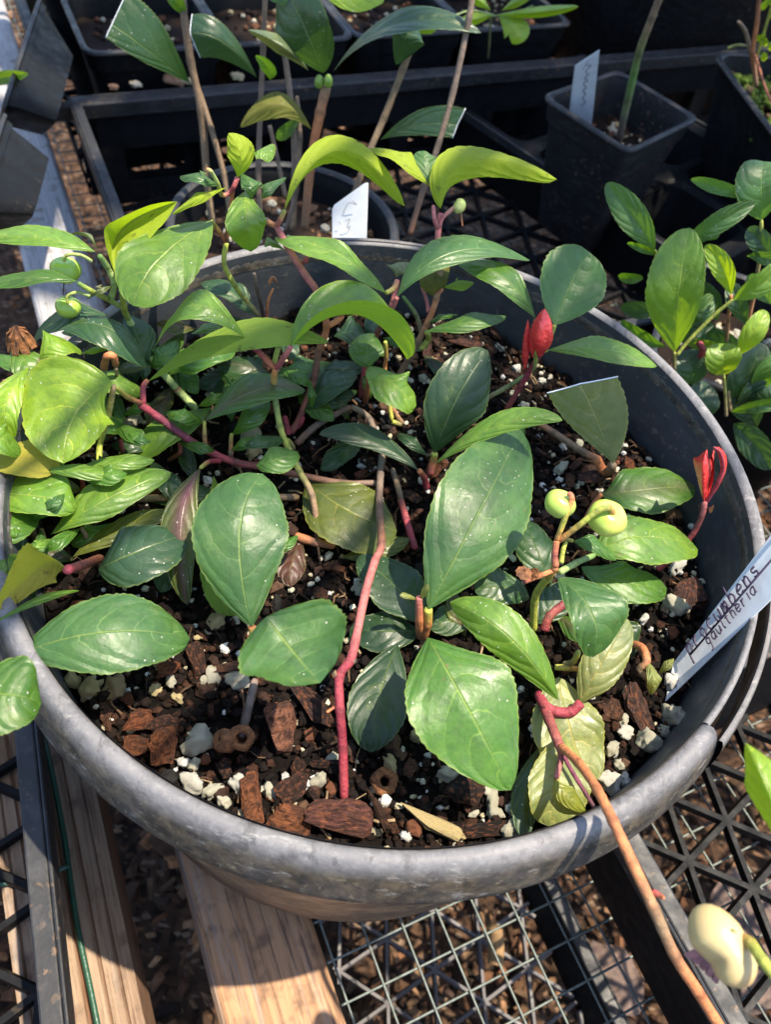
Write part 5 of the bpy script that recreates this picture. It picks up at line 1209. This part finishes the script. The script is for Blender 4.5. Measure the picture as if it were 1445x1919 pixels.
for k in range(260):
    r = .045 * math.sqrt(rng.random()); a = rng.uniform(0, 6.28); lump(mb, CP + Vector((r * math.cos(a), r * math.sin(a), -.072)), rng.uniform(.0008, .003), rng, rng.choice([(.5, .46, .36), (.14, .07, .04), (.07, .04, .025), (.2, .11, .06)]))
tag(mb.build('potting_soil', CRUMB, colors=True), 'bark potting soil at the foot of the brown shrub stems', 'soil', kind='stuff')
SH = thing('evergreen_shrub', 'shrub with brown bare stems and dark leaves, some cut in half, behind the grey pot', 'shrub')
sst = lambda pts, a, b, cols, **k: stem(SH, pts, a, b, cols, Pf=PY, knob=.18, **k)
def slf(tone, b, t_, L, Rr, M=None, **k): k.setdefault('bow', -6); k.setdefault('mat', LEAF2); k.setdefault('wav', .3); k.setdefault('teeth', 22); return leaf(SH, tone, b, t_, L, Rr, M, Pf=PY, **k)
sst([(398, 420, 180), (388, 340, 186), (377, 210, 192), (357, 115, 196), (342, 10, 200), (335, -60, 202)], 1.9, 1.7, ('tan', 'wood', 'wood', 'grey'))
sst([(432, 405, 176), (420, 330, 184), (395, 240, 190), (365, 150, 196)], 1.5, 1.3, ('tan', 'wood', 'wood'))
sst([(488, 420, 178), (484, 320, 190), (488, 200, 200), (493, 90, 205), (497, -20, 210)], 1.4, 1.2, ('wood', 'grey', 'wood'))
sst([(548, 430, 172), (552, 330, 180), (548, 220, 190), (530, 80, 200), (520, 20, 204)], 1.6, 1.3, ('tan', 'grey', 'wood'))
sst([(570, 430, 172), (583, 300, 178), (600, 210, 182), (612, 160, 184)], 2.0, 2.3, ('wood', 'orng', 'tan')); sst([(535, 430, 172), (555, 360, 176), (562, 260, 182), (556, 180, 190)], 1.2, 1.0, ('grey', 'wood'))
sst([(660, 375, 176), (690, 290, 184), (720, 220, 190), (755, 130, 194), (778, 70, 196)], 1.6, 1.5, ('wood', 'tan', 'tan', 'wood')); sst([(655, 380, 176), (635, 420, 172)], 1.6, 1.6, ('wood', 'wood'))
sst([(768, 440, 140), (795, 350, 150), (822, 270, 160), (850, 170, 168), (878, 40, 176), (890, -40, 180)], 1.3, 1.2, ('brown', 'wood', 'grey', 'wood')); sst([(505, 235, 192), (520, 300, 188), (535, 370, 180)], 1.0, 1.1, ('grey', 'wood'))
slf('dark', (356, 156, 196), (209, 46, 180), (300, 138, 184), (315, 55, 192), M=(285, 100, 184), cut=.62, bow=0, shear=0, camber=.05, wav=.08, label='dark leaf cut off straight, white along the cut')
slf('blue', (481, 145, 200), (356, 62, 184), (405, 112, 186), (438, 60, 192), M=(420, 80, 186), cut=.62, bow=0, shear=0, camber=.05, wav=.08, label='bluish dark leaf cut off straight')
slf('grey', (578, 132, 186), (464, 56, 182), (514, 96, 182), (545, 78, 184))
slf('deep', (606, 137, 184), (530, -40, 190), (506, 50, 184), (628, 60, 178), M=(572, 55, 180), ex=.62)
slf('deep', (623, 136, 184), (902, 62, 176), (735, 22, 186), (745, 62, 170), M=(745, 44, 178), wav=.2)
slf('olive', (583, 243, 178), (450, 238, 172), (515, 172, 180), (515, 222, 172), M=(520, 196, 174), u=1)
slf('blue', (713, 262, 188), (857, 235, 178), (785, 206, 182), (780, 254, 178), M=(782, 234, 180), cut=.6, bow=0, shear=1, camber=.05, wav=.08, label='bluish leaf with a brown spot, cut off straight at its right end', spot=.8)
slf('blue', (742, 122, 194), (778, 38, 200), (722, 70, 196), (805, 62, 196), ex=.55); slf('fresh', (610, -6, 190), (720, 2, 188), (660, -25, 194), (660, 22, 186), bow=0); slf('mid', (505, 150, 196), (478, 105, 190), (488, 128), (515, 125), bow=-2)
slf('mid', (345, 30, 200), (310, -20, 196), (318, 10), (340, -5), bow=-2); slf('mid', (585, 5, 190), (480, -25, 192), (530, -30), (530, 10)); slf('sheen', (565, 220, 184), (520, 262, 186), (528, 235), (548, 252), bow=-2)
for (x, y, r) in ((598, 153, 9), (615, 152, 9)):
    m = MB(); c = PY(x, y, 182 if x < 700 else 192); k = r * (c - CAM).length / FPX; m.lathe([(k * math.sin(math.pi * i / 10) * (1 - .3 * i / 10), -k * 1.2 * math.cos(math.pi * i / 10)) for i in range(11)], 16, c); o = m.build('leaf_bud', BERRY, SH); o.color = (.05, .13, .02, 1)
t, n = label_tag('small white label with slanted top standing behind the grey rim', [PY(622, 470, 128), PY(686, 470, 128), PY(690, 342, 140), PY(682, 344, 140), PY(626, 384, 137), PY(622, 392, 136)])
def scribble(par, pts, yy, wdt): 
    m = MB(); m.tube(spline([PY(x, y, yy) for x, y in pts], 4), wdt, 5); m.build('handwriting', INK, par)
scribble(t, [(660, 376), (668, 384), (655, 380), (646, 392), (643, 404), (648, 412), (658, 402)], 135.0, .0001); scribble(t, [(648, 414), (656, 410), (652, 420), (650, 428), (656, 424), (651, 436)], 131.5, .0001); scribble(t, [(635, 415), (638, 420)], 132, .0001)
# --- seedlings at the top
SD = thing('green_seedling', 'pale green seedling with thin leaves rising between the rear pots', 'seedling')
for a in [((930, 28, 330), (1085, 12, 322), (1010, 12, 328), (1005, 34, 326)), ((935, 30, 330), (960, 82, 318), (938, 58, 324), (992, 48, 324)), ((925, 28, 330), (860, 40, 322), (890, 22, 328), (890, 48, 324)), ((940, 20, 332), (1000, -10, 334), (965, -6, 334), (975, 12, 330)), ((830, 40, 300), (778, 60, 296), (805, 36, 298), (812, 62, 296)), ((920, 20, 330), (870, -20, 335), (885, 5, 330), (905, -10, 335))]:
    leaf(SD, 'fresh', *a, Pf=PY, bow=-4, wav=.4, ex=.7)
stem(SD, [(920, 30, 330), (918, 70, 372), (915, 110, 410)], .6, .7, ('pgr', 'tan'), Pf=PY); stem(SD, [(920, 30, 330), (960, 26, 331), (1000, 10, 330)], .5, .3, ('pgr', 'pgr'), Pf=PY); stem(SD, [(925, 28, 330), (880, 20, 325), (830, 40, 300)], .5, .4, ('pgr', 'pgr'), Pf=PY)
# --- thick stem and tag in the square pot
TP = thing('bare_stem', 'thick grey green bare stem rising from the tagged square pot', 'plant')
TPy = TPC.y * 1000
stem(TP, [(1158, 285, TPy + 5), (1162, 255, TPy), (1178, 185, TPy - 6), (1198, 100, TPy - 14), (1222, 35, TPy - 20), (1250, -40, TPy - 26)], 2.5, 2.0, ('wood', 'grey', 'grn', 'tan', 'grey'), Pf=PY, knob=.06, n=14)
stem(TP, [(1222, 35, TPy - 20), (1224, 30, TPy - 20), (1229, 24, TPy - 20)], 2.0, 2.0, ('tan', 'grey'), Pf=PY)
ty = TPy + 4
t, n = label_tag('white handwritten label standing in the square pot beside the thick stem', [PY(1062, 250, ty + 8), PY(1106, 262, ty + 8), PY(1124, 94, ty - 6), PY(1078, 124, ty - 4)], .0007)
def scr2(pts, w_=.0002):
    m = MB(); q = [pick2(x, y) for x, y in pts]; m.tube(spline(q, 4), w_, 5); m.build('handwriting', INK, t)
a0 = PY(1062, 250, ty + 8)
def pick2(x, y):
    dr = FW + RX * ((x - 722.5) / FPX) - UX * ((y - 959.5) / FPX); s = (a0 - CAM).dot(n) / dr.dot(n); return CAM + dr * s + n * .0002
scr2([(1104, 114), (1098, 122), (1108, 122), (1098, 134), (1104, 138), (1096, 146), (1102, 150), (1094, 156), (1100, 164)]); scr2([(1100, 164), (1093, 170), (1098, 176), (1092, 184), (1098, 190), (1090, 198)], .00022); scr2([(1096, 124), (1092, 130)])
# --- mossy pot plant
MP = thing('moss_plant', 'thin reddish stems and green shoots in the mossy pot at the right edge', 'plant')
my = MOSSC.y * 1000 - 10
for pts, r, cl in (([(1418, 160, my), (1412, 100, my - 6), (1420, 40, my - 10), (1425, -20, my - 12)], 1.6, ('wood', 'orng', 'brown')), ([(1410, 110, my - 4), (1398, 60, my - 6), (1384, 40, my - 10)], 1.3, ('tan', 'wood')), ([(1420, 105, my - 5), (1436, 50, my - 8), (1450, 0, my - 10)], .9, ('ygr', 'ygr')), ([(1415, 100, my - 6), (1430, 150, my - 10), (1445, 190, my - 14)], .9, ('orng', 'bred')), ([(1365, 90, my + 2), (1385, 84, my), (1408, 88, my - 4)], .8, ('ygr', 'tan'))):
    stem(MP, pts, r, r * .8, cl, Pf=PY)
for k in range(16):
    x, y = PR.uniform(1418, 1475), PR.uniform(0, 120); leaf(MP, 'fresh', (x, y, my - 6), (x + PR.uniform(-16, 16), y - PR.uniform(10, 26), my - 10), (x - 7, y - 10), (x + 7, y - 9), Pf=PY, bow=-1, NS=10, NC=6)
mm = MB(); rng = random.Random(4)
for k in range(500):
    p = A.lerp(B, rng.uniform(.03, .97)) + n.normalized() * 0; q = (MOSSC - (A + B) / 2).normalized(); q.z = 0; p = p + q * rng.uniform(.004, .05) * 1.0; p.z = -.058 + rng.uniform(0, .006)
    if rng.random() < .75: lump(mm, p, rng.uniform(.0012, .0036), rng, rng.choice([(.10, .15, .02), (.07, .11, .015), (.16, .2, .03), (.12, .08, .04)]))
tag(mm.build('moss', CRUMB, colors=True), 'green moss on the soil of the pot at the right edge', 'moss', kind='stuff')
# --- second wintergreen at the right
NP_ = PZ(1385, 690, -.075); NP_.z = 0
tp, bt = [[Vector((NP_.x + x, NP_.y + y, z)) for x, y in ((-h, -h * .6), (h * .6, -h), (h, h * .6), (-h * .6, h))] for h, z in ((.050, -.058), (.037, BZ + .004))]
square_pot('black pot under the second wintergreen to the right of the grey pot', tp, bt, soil=(.80, 'dark soil below the second wintergreen', 160))
NB = thing('wintergreen_plant', 'smaller bushy wintergreen in the black pot to the right of the grey pot', 'plant')
N0 = NP_.y * 1000
def nlf(tone, b, t_, L, Rr, M=None, **k):
    f = lambda q: (q[0], q[1], q[2] + 112) if len(q) == 3 else q
    k.setdefault('bow', -4); k.setdefault('wav', .3); return leaf(NB, tone, f(b), f(t_), f(L), f(Rr), f(M) if M else None, Pf=PY, **k)
nst = lambda pts, a, b, cols: stem(NB, [(x, y, z + 112) for x, y, z in pts], a, b, cols, Pf=PY)
nlf('sheen', (1228, 469, 0), (1136, 344, 10), (1160, 422), (1212, 390), ex=.72); nlf('lite', (1265, 660, -8), (1293, 427, 0), (1210, 535), (1326, 510), M=(1275, 540, -10), ex=.74, spot=-.5, teeth=20)
nlf('fresh', (1371, 553, 2), (1322, 460, 6), (1334, 510), (1374, 490), spot=.9); nlf('sheen', (1275, 468, 8), (1417, 381, 12), (1335, 402), (1350, 440)); nlf('sheen', (1406, 373, 16), (1295, 337, 20), (1350, 337), (1352, 368))
nlf('sheen', (1428, 412, 14), (1432, 302, 22), (1378, 345), (1480, 345), ex=.6); nlf('sheen', (1330, 450, 10), (1345, 415, 14), (1318, 435), (1350, 440)); nlf('mid', (1232, 478, 2), (1176, 456, 2), (1205, 458), (1208, 476))
nlf('lite', (1375, 562, -2), (1490, 480, 4), (1415, 515), (1445, 548)); nlf('mid', (1206, 523, 6), (1160, 520, 6), (1182, 512), (1184, 533)); nlf('blue', (1240, 590, 6), (1164, 580, 6), (1200, 565), (1202, 600))
nlf('fresh', (1357, 702, -6), (1356, 644, -2), (1322, 672), (1392, 672), ex=.5); nlf('fresh', (1385, 667, -4), (1438, 583, 2), (1388, 622), (1440, 622)); nlf('blue', (1300, 720, 0), (1290, 655, 4), (1264, 690), (1330, 690), ex=.6)
nlf('blue', (1370, 752, 0), (1425, 640, 8), (1370, 690), (1440, 720), ex=.62); nlf('mid', (1370, 772, -4), (1490, 752, -2), (1425, 750), (1425, 774)); nlf('blue', (1375, 795, -2), (1445, 880, -20), (1440, 820), (1390, 850), ex=.6)
nlf('blue', (1400, 610, 4), (1370, 530, 8), (1362, 570), (1402, 560)); nlf('sheen', (1270, 610, 8), (1340, 560, 10), (1290, 570), (1330, 600)); nlf('blue', (1340, 610, 8), (1260, 640, 6), (1300, 605), (1300, 640))
nlf('sheen', (1445, 570, 6), (1400, 520, 10), (1405, 550), (1440, 530)); nlf('deep', (1400, 700, 8), (1310, 620, 12), (1330, 670), (1390, 640)); nlf('deep', (1345, 600, 14), (1290, 530, 18), (1290, 575), (1350, 550)); nlf('blue', (1445, 480, 14), (1400, 430, 18), (1405, 465), (1445, 440))
nlf('mid', (1250, 650, 4), (1165, 600, 4), (1200, 615), (1200, 650)); nlf('blue', (1300, 800, -6), (1330, 720, 0), (1280, 750), (1350, 760)); nlf('deep', (1420, 800, 0), (1380, 720, 4), (1370, 770), (1430, 750)); nlf('sheen', (1400, 480, 14), (1470, 500, 14), (1440, 470), (1440, 500)); nlf('lite', (1280, 640, 6), (1368, 655, 6), (1320, 636), (1320, 660))
nlf('dark', (1230, 640, 8), (1150, 640, 6), (1190, 625), (1190, 655)); nlf('blue', (1450, 700, 6), (1400, 770, 0), (1400, 720), (1450, 750)); nlf('mid', (1460, 660, 4), (1420, 730, 2), (1425, 680), (1460, 710)); nlf('deep', (1300, 500, 18), (1250, 450, 20), (1255, 485), (1295, 470))
nst([(1362, 780, -8), (1360, 740, -6), (1357, 702, -6)], .7, .6, ('tan', 'ygr')); nst([(1362, 640, 4), (1366, 600, 3), (1371, 553, 2)], .8, .7, ('tan', 'orng')); nst([(1270, 665, -8), (1290, 640, -6), (1340, 590, -3), (1375, 562, -2)], .7, .7, ('ygr', 'ygr', 'ygr')); nst([(1265, 720, -2), (1264, 690, -6), (1265, 660, -8)], .9, .7, ('orng', 'tan', 'ygr'))
nst([(1395, 640, 8), (1412, 560, 10), (1425, 480, 12), (1428, 412, 14)], .9, .7, ('orng', 'tan', 'ygr')); nst([(1370, 770, -4), (1365, 700, 0), (1385, 667, -4)], .8, .7, ('tan', 'ygr')); nst([(1240, 520, 6), (1232, 490, 4), (1228, 469, 0)], .8, .7, ('tan', 'ygr')); nst([(1310, 640, 2), (1318, 655, 0), (1312, 670, 0)], 1.4, 1.2, ('red', 'red'))
# --- pale berry and leaf hanging in from the right
BR = thing('pale_berry', 'large pale yellow white berry on a yellow stalk hanging in at the lower right', 'berry')
c = P(1352, 1772, 48); k = (c - CAM).length / FPX
m = MB(); v, f = ICO3; V = []
ax = (P(1330, 1735, 48) - P(1375, 1815, 48)).normalized(); sd = (P(1400, 1760, 48) - c).normalized()
for p in v:
    l = p.dot(Vector((0, 0, 1))); q = Vector((p.x * 44, p.y * 46, p.z * 64))
    e_ = math.exp(-((q.z + 14) / 17) ** 2); q = Vector((q.x * (1 - .55 * e_ * max(0, -p.x)) + (4 if q.z < -14 else 0) * min(1, (-q.z - 14) / 20 if q.z < -14 else 0), q.y * (1 - .12 * e_), q.z)); V.append(q * k * .94)
Z = ax; X = (sd - ax * sd.dot(ax)).normalized(); Y = Z.cross(X); Q = Matrix((X, Y, Z)).transposed()
m.add([c + Q @ q for q in V], f, True); o = m.build('berry_flesh', CREAM, BR)
stem(BR, [(1388, 1758, 50), (1408, 1768, 52), (1430, 1800, 54), (1470, 1850, 56)], 1.0, .9, ('orng', 'ygr', 'ygr'), name='stalk', n=12)
m = MB(); rng = random.Random(2)
for i in range(5):
    p = P(1318 + i * 6, 1778 + i * 8, 44 - i); d = P(1290 + i * 12, 1790 + i * 12, 42) - p; s_ = P(1318, 1800, 44) - P(1306, 1784, 44)
    m.add([p - s_ * .4, p + s_ * .5, p + d * 1.0 + s_ * .4, p + d * 1.1 - s_ * .3], [(0, 1, 2, 3)])
o = m.build('calyx', m_plain('mauve_calyx', (.30, .12, .12), .7, .4, 500), BR); setmod(o, 'thick', 'SOLIDIFY', thickness=.0005)
for (bb, tt, LL, RR) in (((1392, 1757, 50), (1368, 1742, 52), (1375, 1738), (1385, 1755)), ((1395, 1770, 50), (1412, 1820, 44), (1416, 1790), (1398, 1800))): leaf(BR, 'pale', bb, tt, LL, RR, name='sepal', bow=1, NS=10, NC=6)
o = leaf(None, 'fresh', (1500, 1640, 55), (1398, 1392, 62), (1408, 1500, 58), (1480, 1470, 62), ex=.7, name='green_leaf'); tag(o, 'bright green leaf tip reaching in at the right edge over the web tray', 'leaf')
o = leaf(None, 'lite', (-60, 165, 230), (52, 138, 215), (5, 132, 220), (5, 160, 222), Pf=PY, bow=0, name='green_leaf'); tag(o, 'bright green leaf tip at the left edge above the tipped pots', 'leaf')
o = leaf(None, 'lite', (-40, 228, 222), (24, 220, 215), (0, 213, 220), (0, 228, 220), Pf=PY, bow=0, name='green_leaf'); tag(o, 'thin green leaf tip at the left edge between the two tipped pots', 'leaf')
# --- fallen leaves below the bench
DEAD = m_plain('dead_leaf', (.12, .075, .055), .75, .6, 120, .7, (.05, .03, .025), .002)
for (a, lab) in ((((1470, 1660), (1330, 1690), (1400, 1620), (1420, 1760)), 'dead grey brown leaf on the ground under the right web tray'), (((1480, 1760), (1400, 1900), (1400, 1800), (1480, 1850)), 'dead brown leaf on the ground below the pale berry'), (((1110, 1760), (1200, 1900), (1110, 1850), (1190, 1800)), 'dark dead leaf caught in the shade beside the black tray wall')):
    g = lambda x, y, h: PZ(x, y, -.335 + h / 1000)
    o = leaf(None, 'brown', (*a[0], 4), (*a[1], 6), a[2], a[3], Pf=g, wav=1, name='dead_leaf', mat=DEAD); tag(o, lab, 'dead leaf')
m = MB(); m.tube(spline([PZ(580 + 1000 / 2.89, 1500 + 690 / 2.89, -.24), PZ(580 + 1010 / 2.89, 1500 + 780 / 2.89, -.245), PZ(580 + 1005 / 2.89, 1500 + 890 / 2.89, -.247)]), .0045, 7, None, True, .6); tag(m.build('bark_scrap', BARK), 'tan scrap of bark lying on the lower web below the mesh', 'bark scrap').color = (.30, .19, .09, 1)
# small litter on the ledge of the rear tray
for i, (x, y, r, cl, lab) in enumerate(((254, 158, 8, (.6, .5, .35), 'cream perlite lump on the rear tray ledge, the roundest one'), (327, 148, 14, (.25, .12, .06), 'rusty bark crumb on the rear tray ledge by the leaf stalk'), (352, 152, 9, (.5, .38, .22), 'tan crumb on the rear tray ledge by the brown stem'), (445, 143, 9, (.45, .36, .2), 'tan crumb on the rear tray ledge under the bluish leaf'), (212, 163, 8, (.2, .1, .06), 'brown crumb on the rear tray ledge at the left'))):
    p = PZ(x, y, -.0755); o = bpy.data.objects.new('bark_crumb', PM[i]); COL.objects.link(o); k = r * (p - CAM).length / FPX; o.location = p; o.scale = (k, k, k * .8); o.color = (*cl, 1); tag(o, lab, 'crumb')

# ------------------------------------------------------------------ a branch added overhead, out of view, to throw dappled shade
OB_ = thing('added_shade_branch', 'unseen leafy branch added above the bench to shade its middle and back', 'branch')
def added_canopy():
    rng = random.Random(12); m = MB(); tw = MB()
    def at(x, y, h): return Vector((x, y, -.02)) + SUN * (h / SUN.z)
    def leafq(c, s):
        Rm = Matrix.Rotation(rng.uniform(0, 6.3), 3, 'Z') @ Matrix.Rotation(rng.uniform(-.5, .5), 3, 'X')
        q = [Rm @ Vector((s * math.cos(a) , s * .55 * math.sin(a), .08 * s * math.cos(2 * a))) for a in [math.pi * 2 * k / 8 for k in range(8)]]
        m.add([c + p for p in q], [tuple(range(8))], True)
    patches = SHADE
    for (x, y, r, dens, h) in patches:
        n = int(dens * r * r / (.032 * .032 * .55))
        for k in range(n):
            a = rng.uniform(0, 6.28); q = r * math.sqrt(rng.random()); leafq(at(x + q * math.cos(a), y + q * math.sin(a), h + rng.uniform(-.06, .06)), rng.uniform(.022, .042))
        tw.tube([at(x, y, h - .03), at(x + .05, y + .1, h + .05), at(.3, .9, 1.1)], [.002, .004, .012], 6)
    o = m.build('shade_foliage', LEAF, OB_); o['kind'] = 'stuff'; o.color = (.04, .12, .015, 1)
    tw.build('branch', WOODS, OB_)
# x, y of the shaded patch on the pot's rim plane, its radius, leaf density, height of the leaves
SHADE = [(-.0415, -.0836, .010, 1.1, .45), (-.078, -.060, .020, 1.5, .45), (-.094, -.03, .018, 1.4, .45), (-.21, .30, .12, 1.7, 1.3), (.03, .025, .03, .7, 1.0), (-.045, -.005, .028, .8, 1.0), (.005, -.03, .02, .7, 1.0), (.075, .0, .018, .6, 1.0), (-.10, .30, .09, 1.1, 1.3), (.0, .34, .13, 1.3, 1.3), (.12, .42, .10, 1.0, 1.3), (.0, .58, .2, 1.2, 1.35), (-.28, .42, .12, 1.0, 1.35), (.30, .66, .16, .8, 1.4), (.17, .17, .05, .8, 1.2), (.26, .33, .06, .5, 1.2), (-.07, .19, .06, 1.1, 1.2)]
added_canopy()
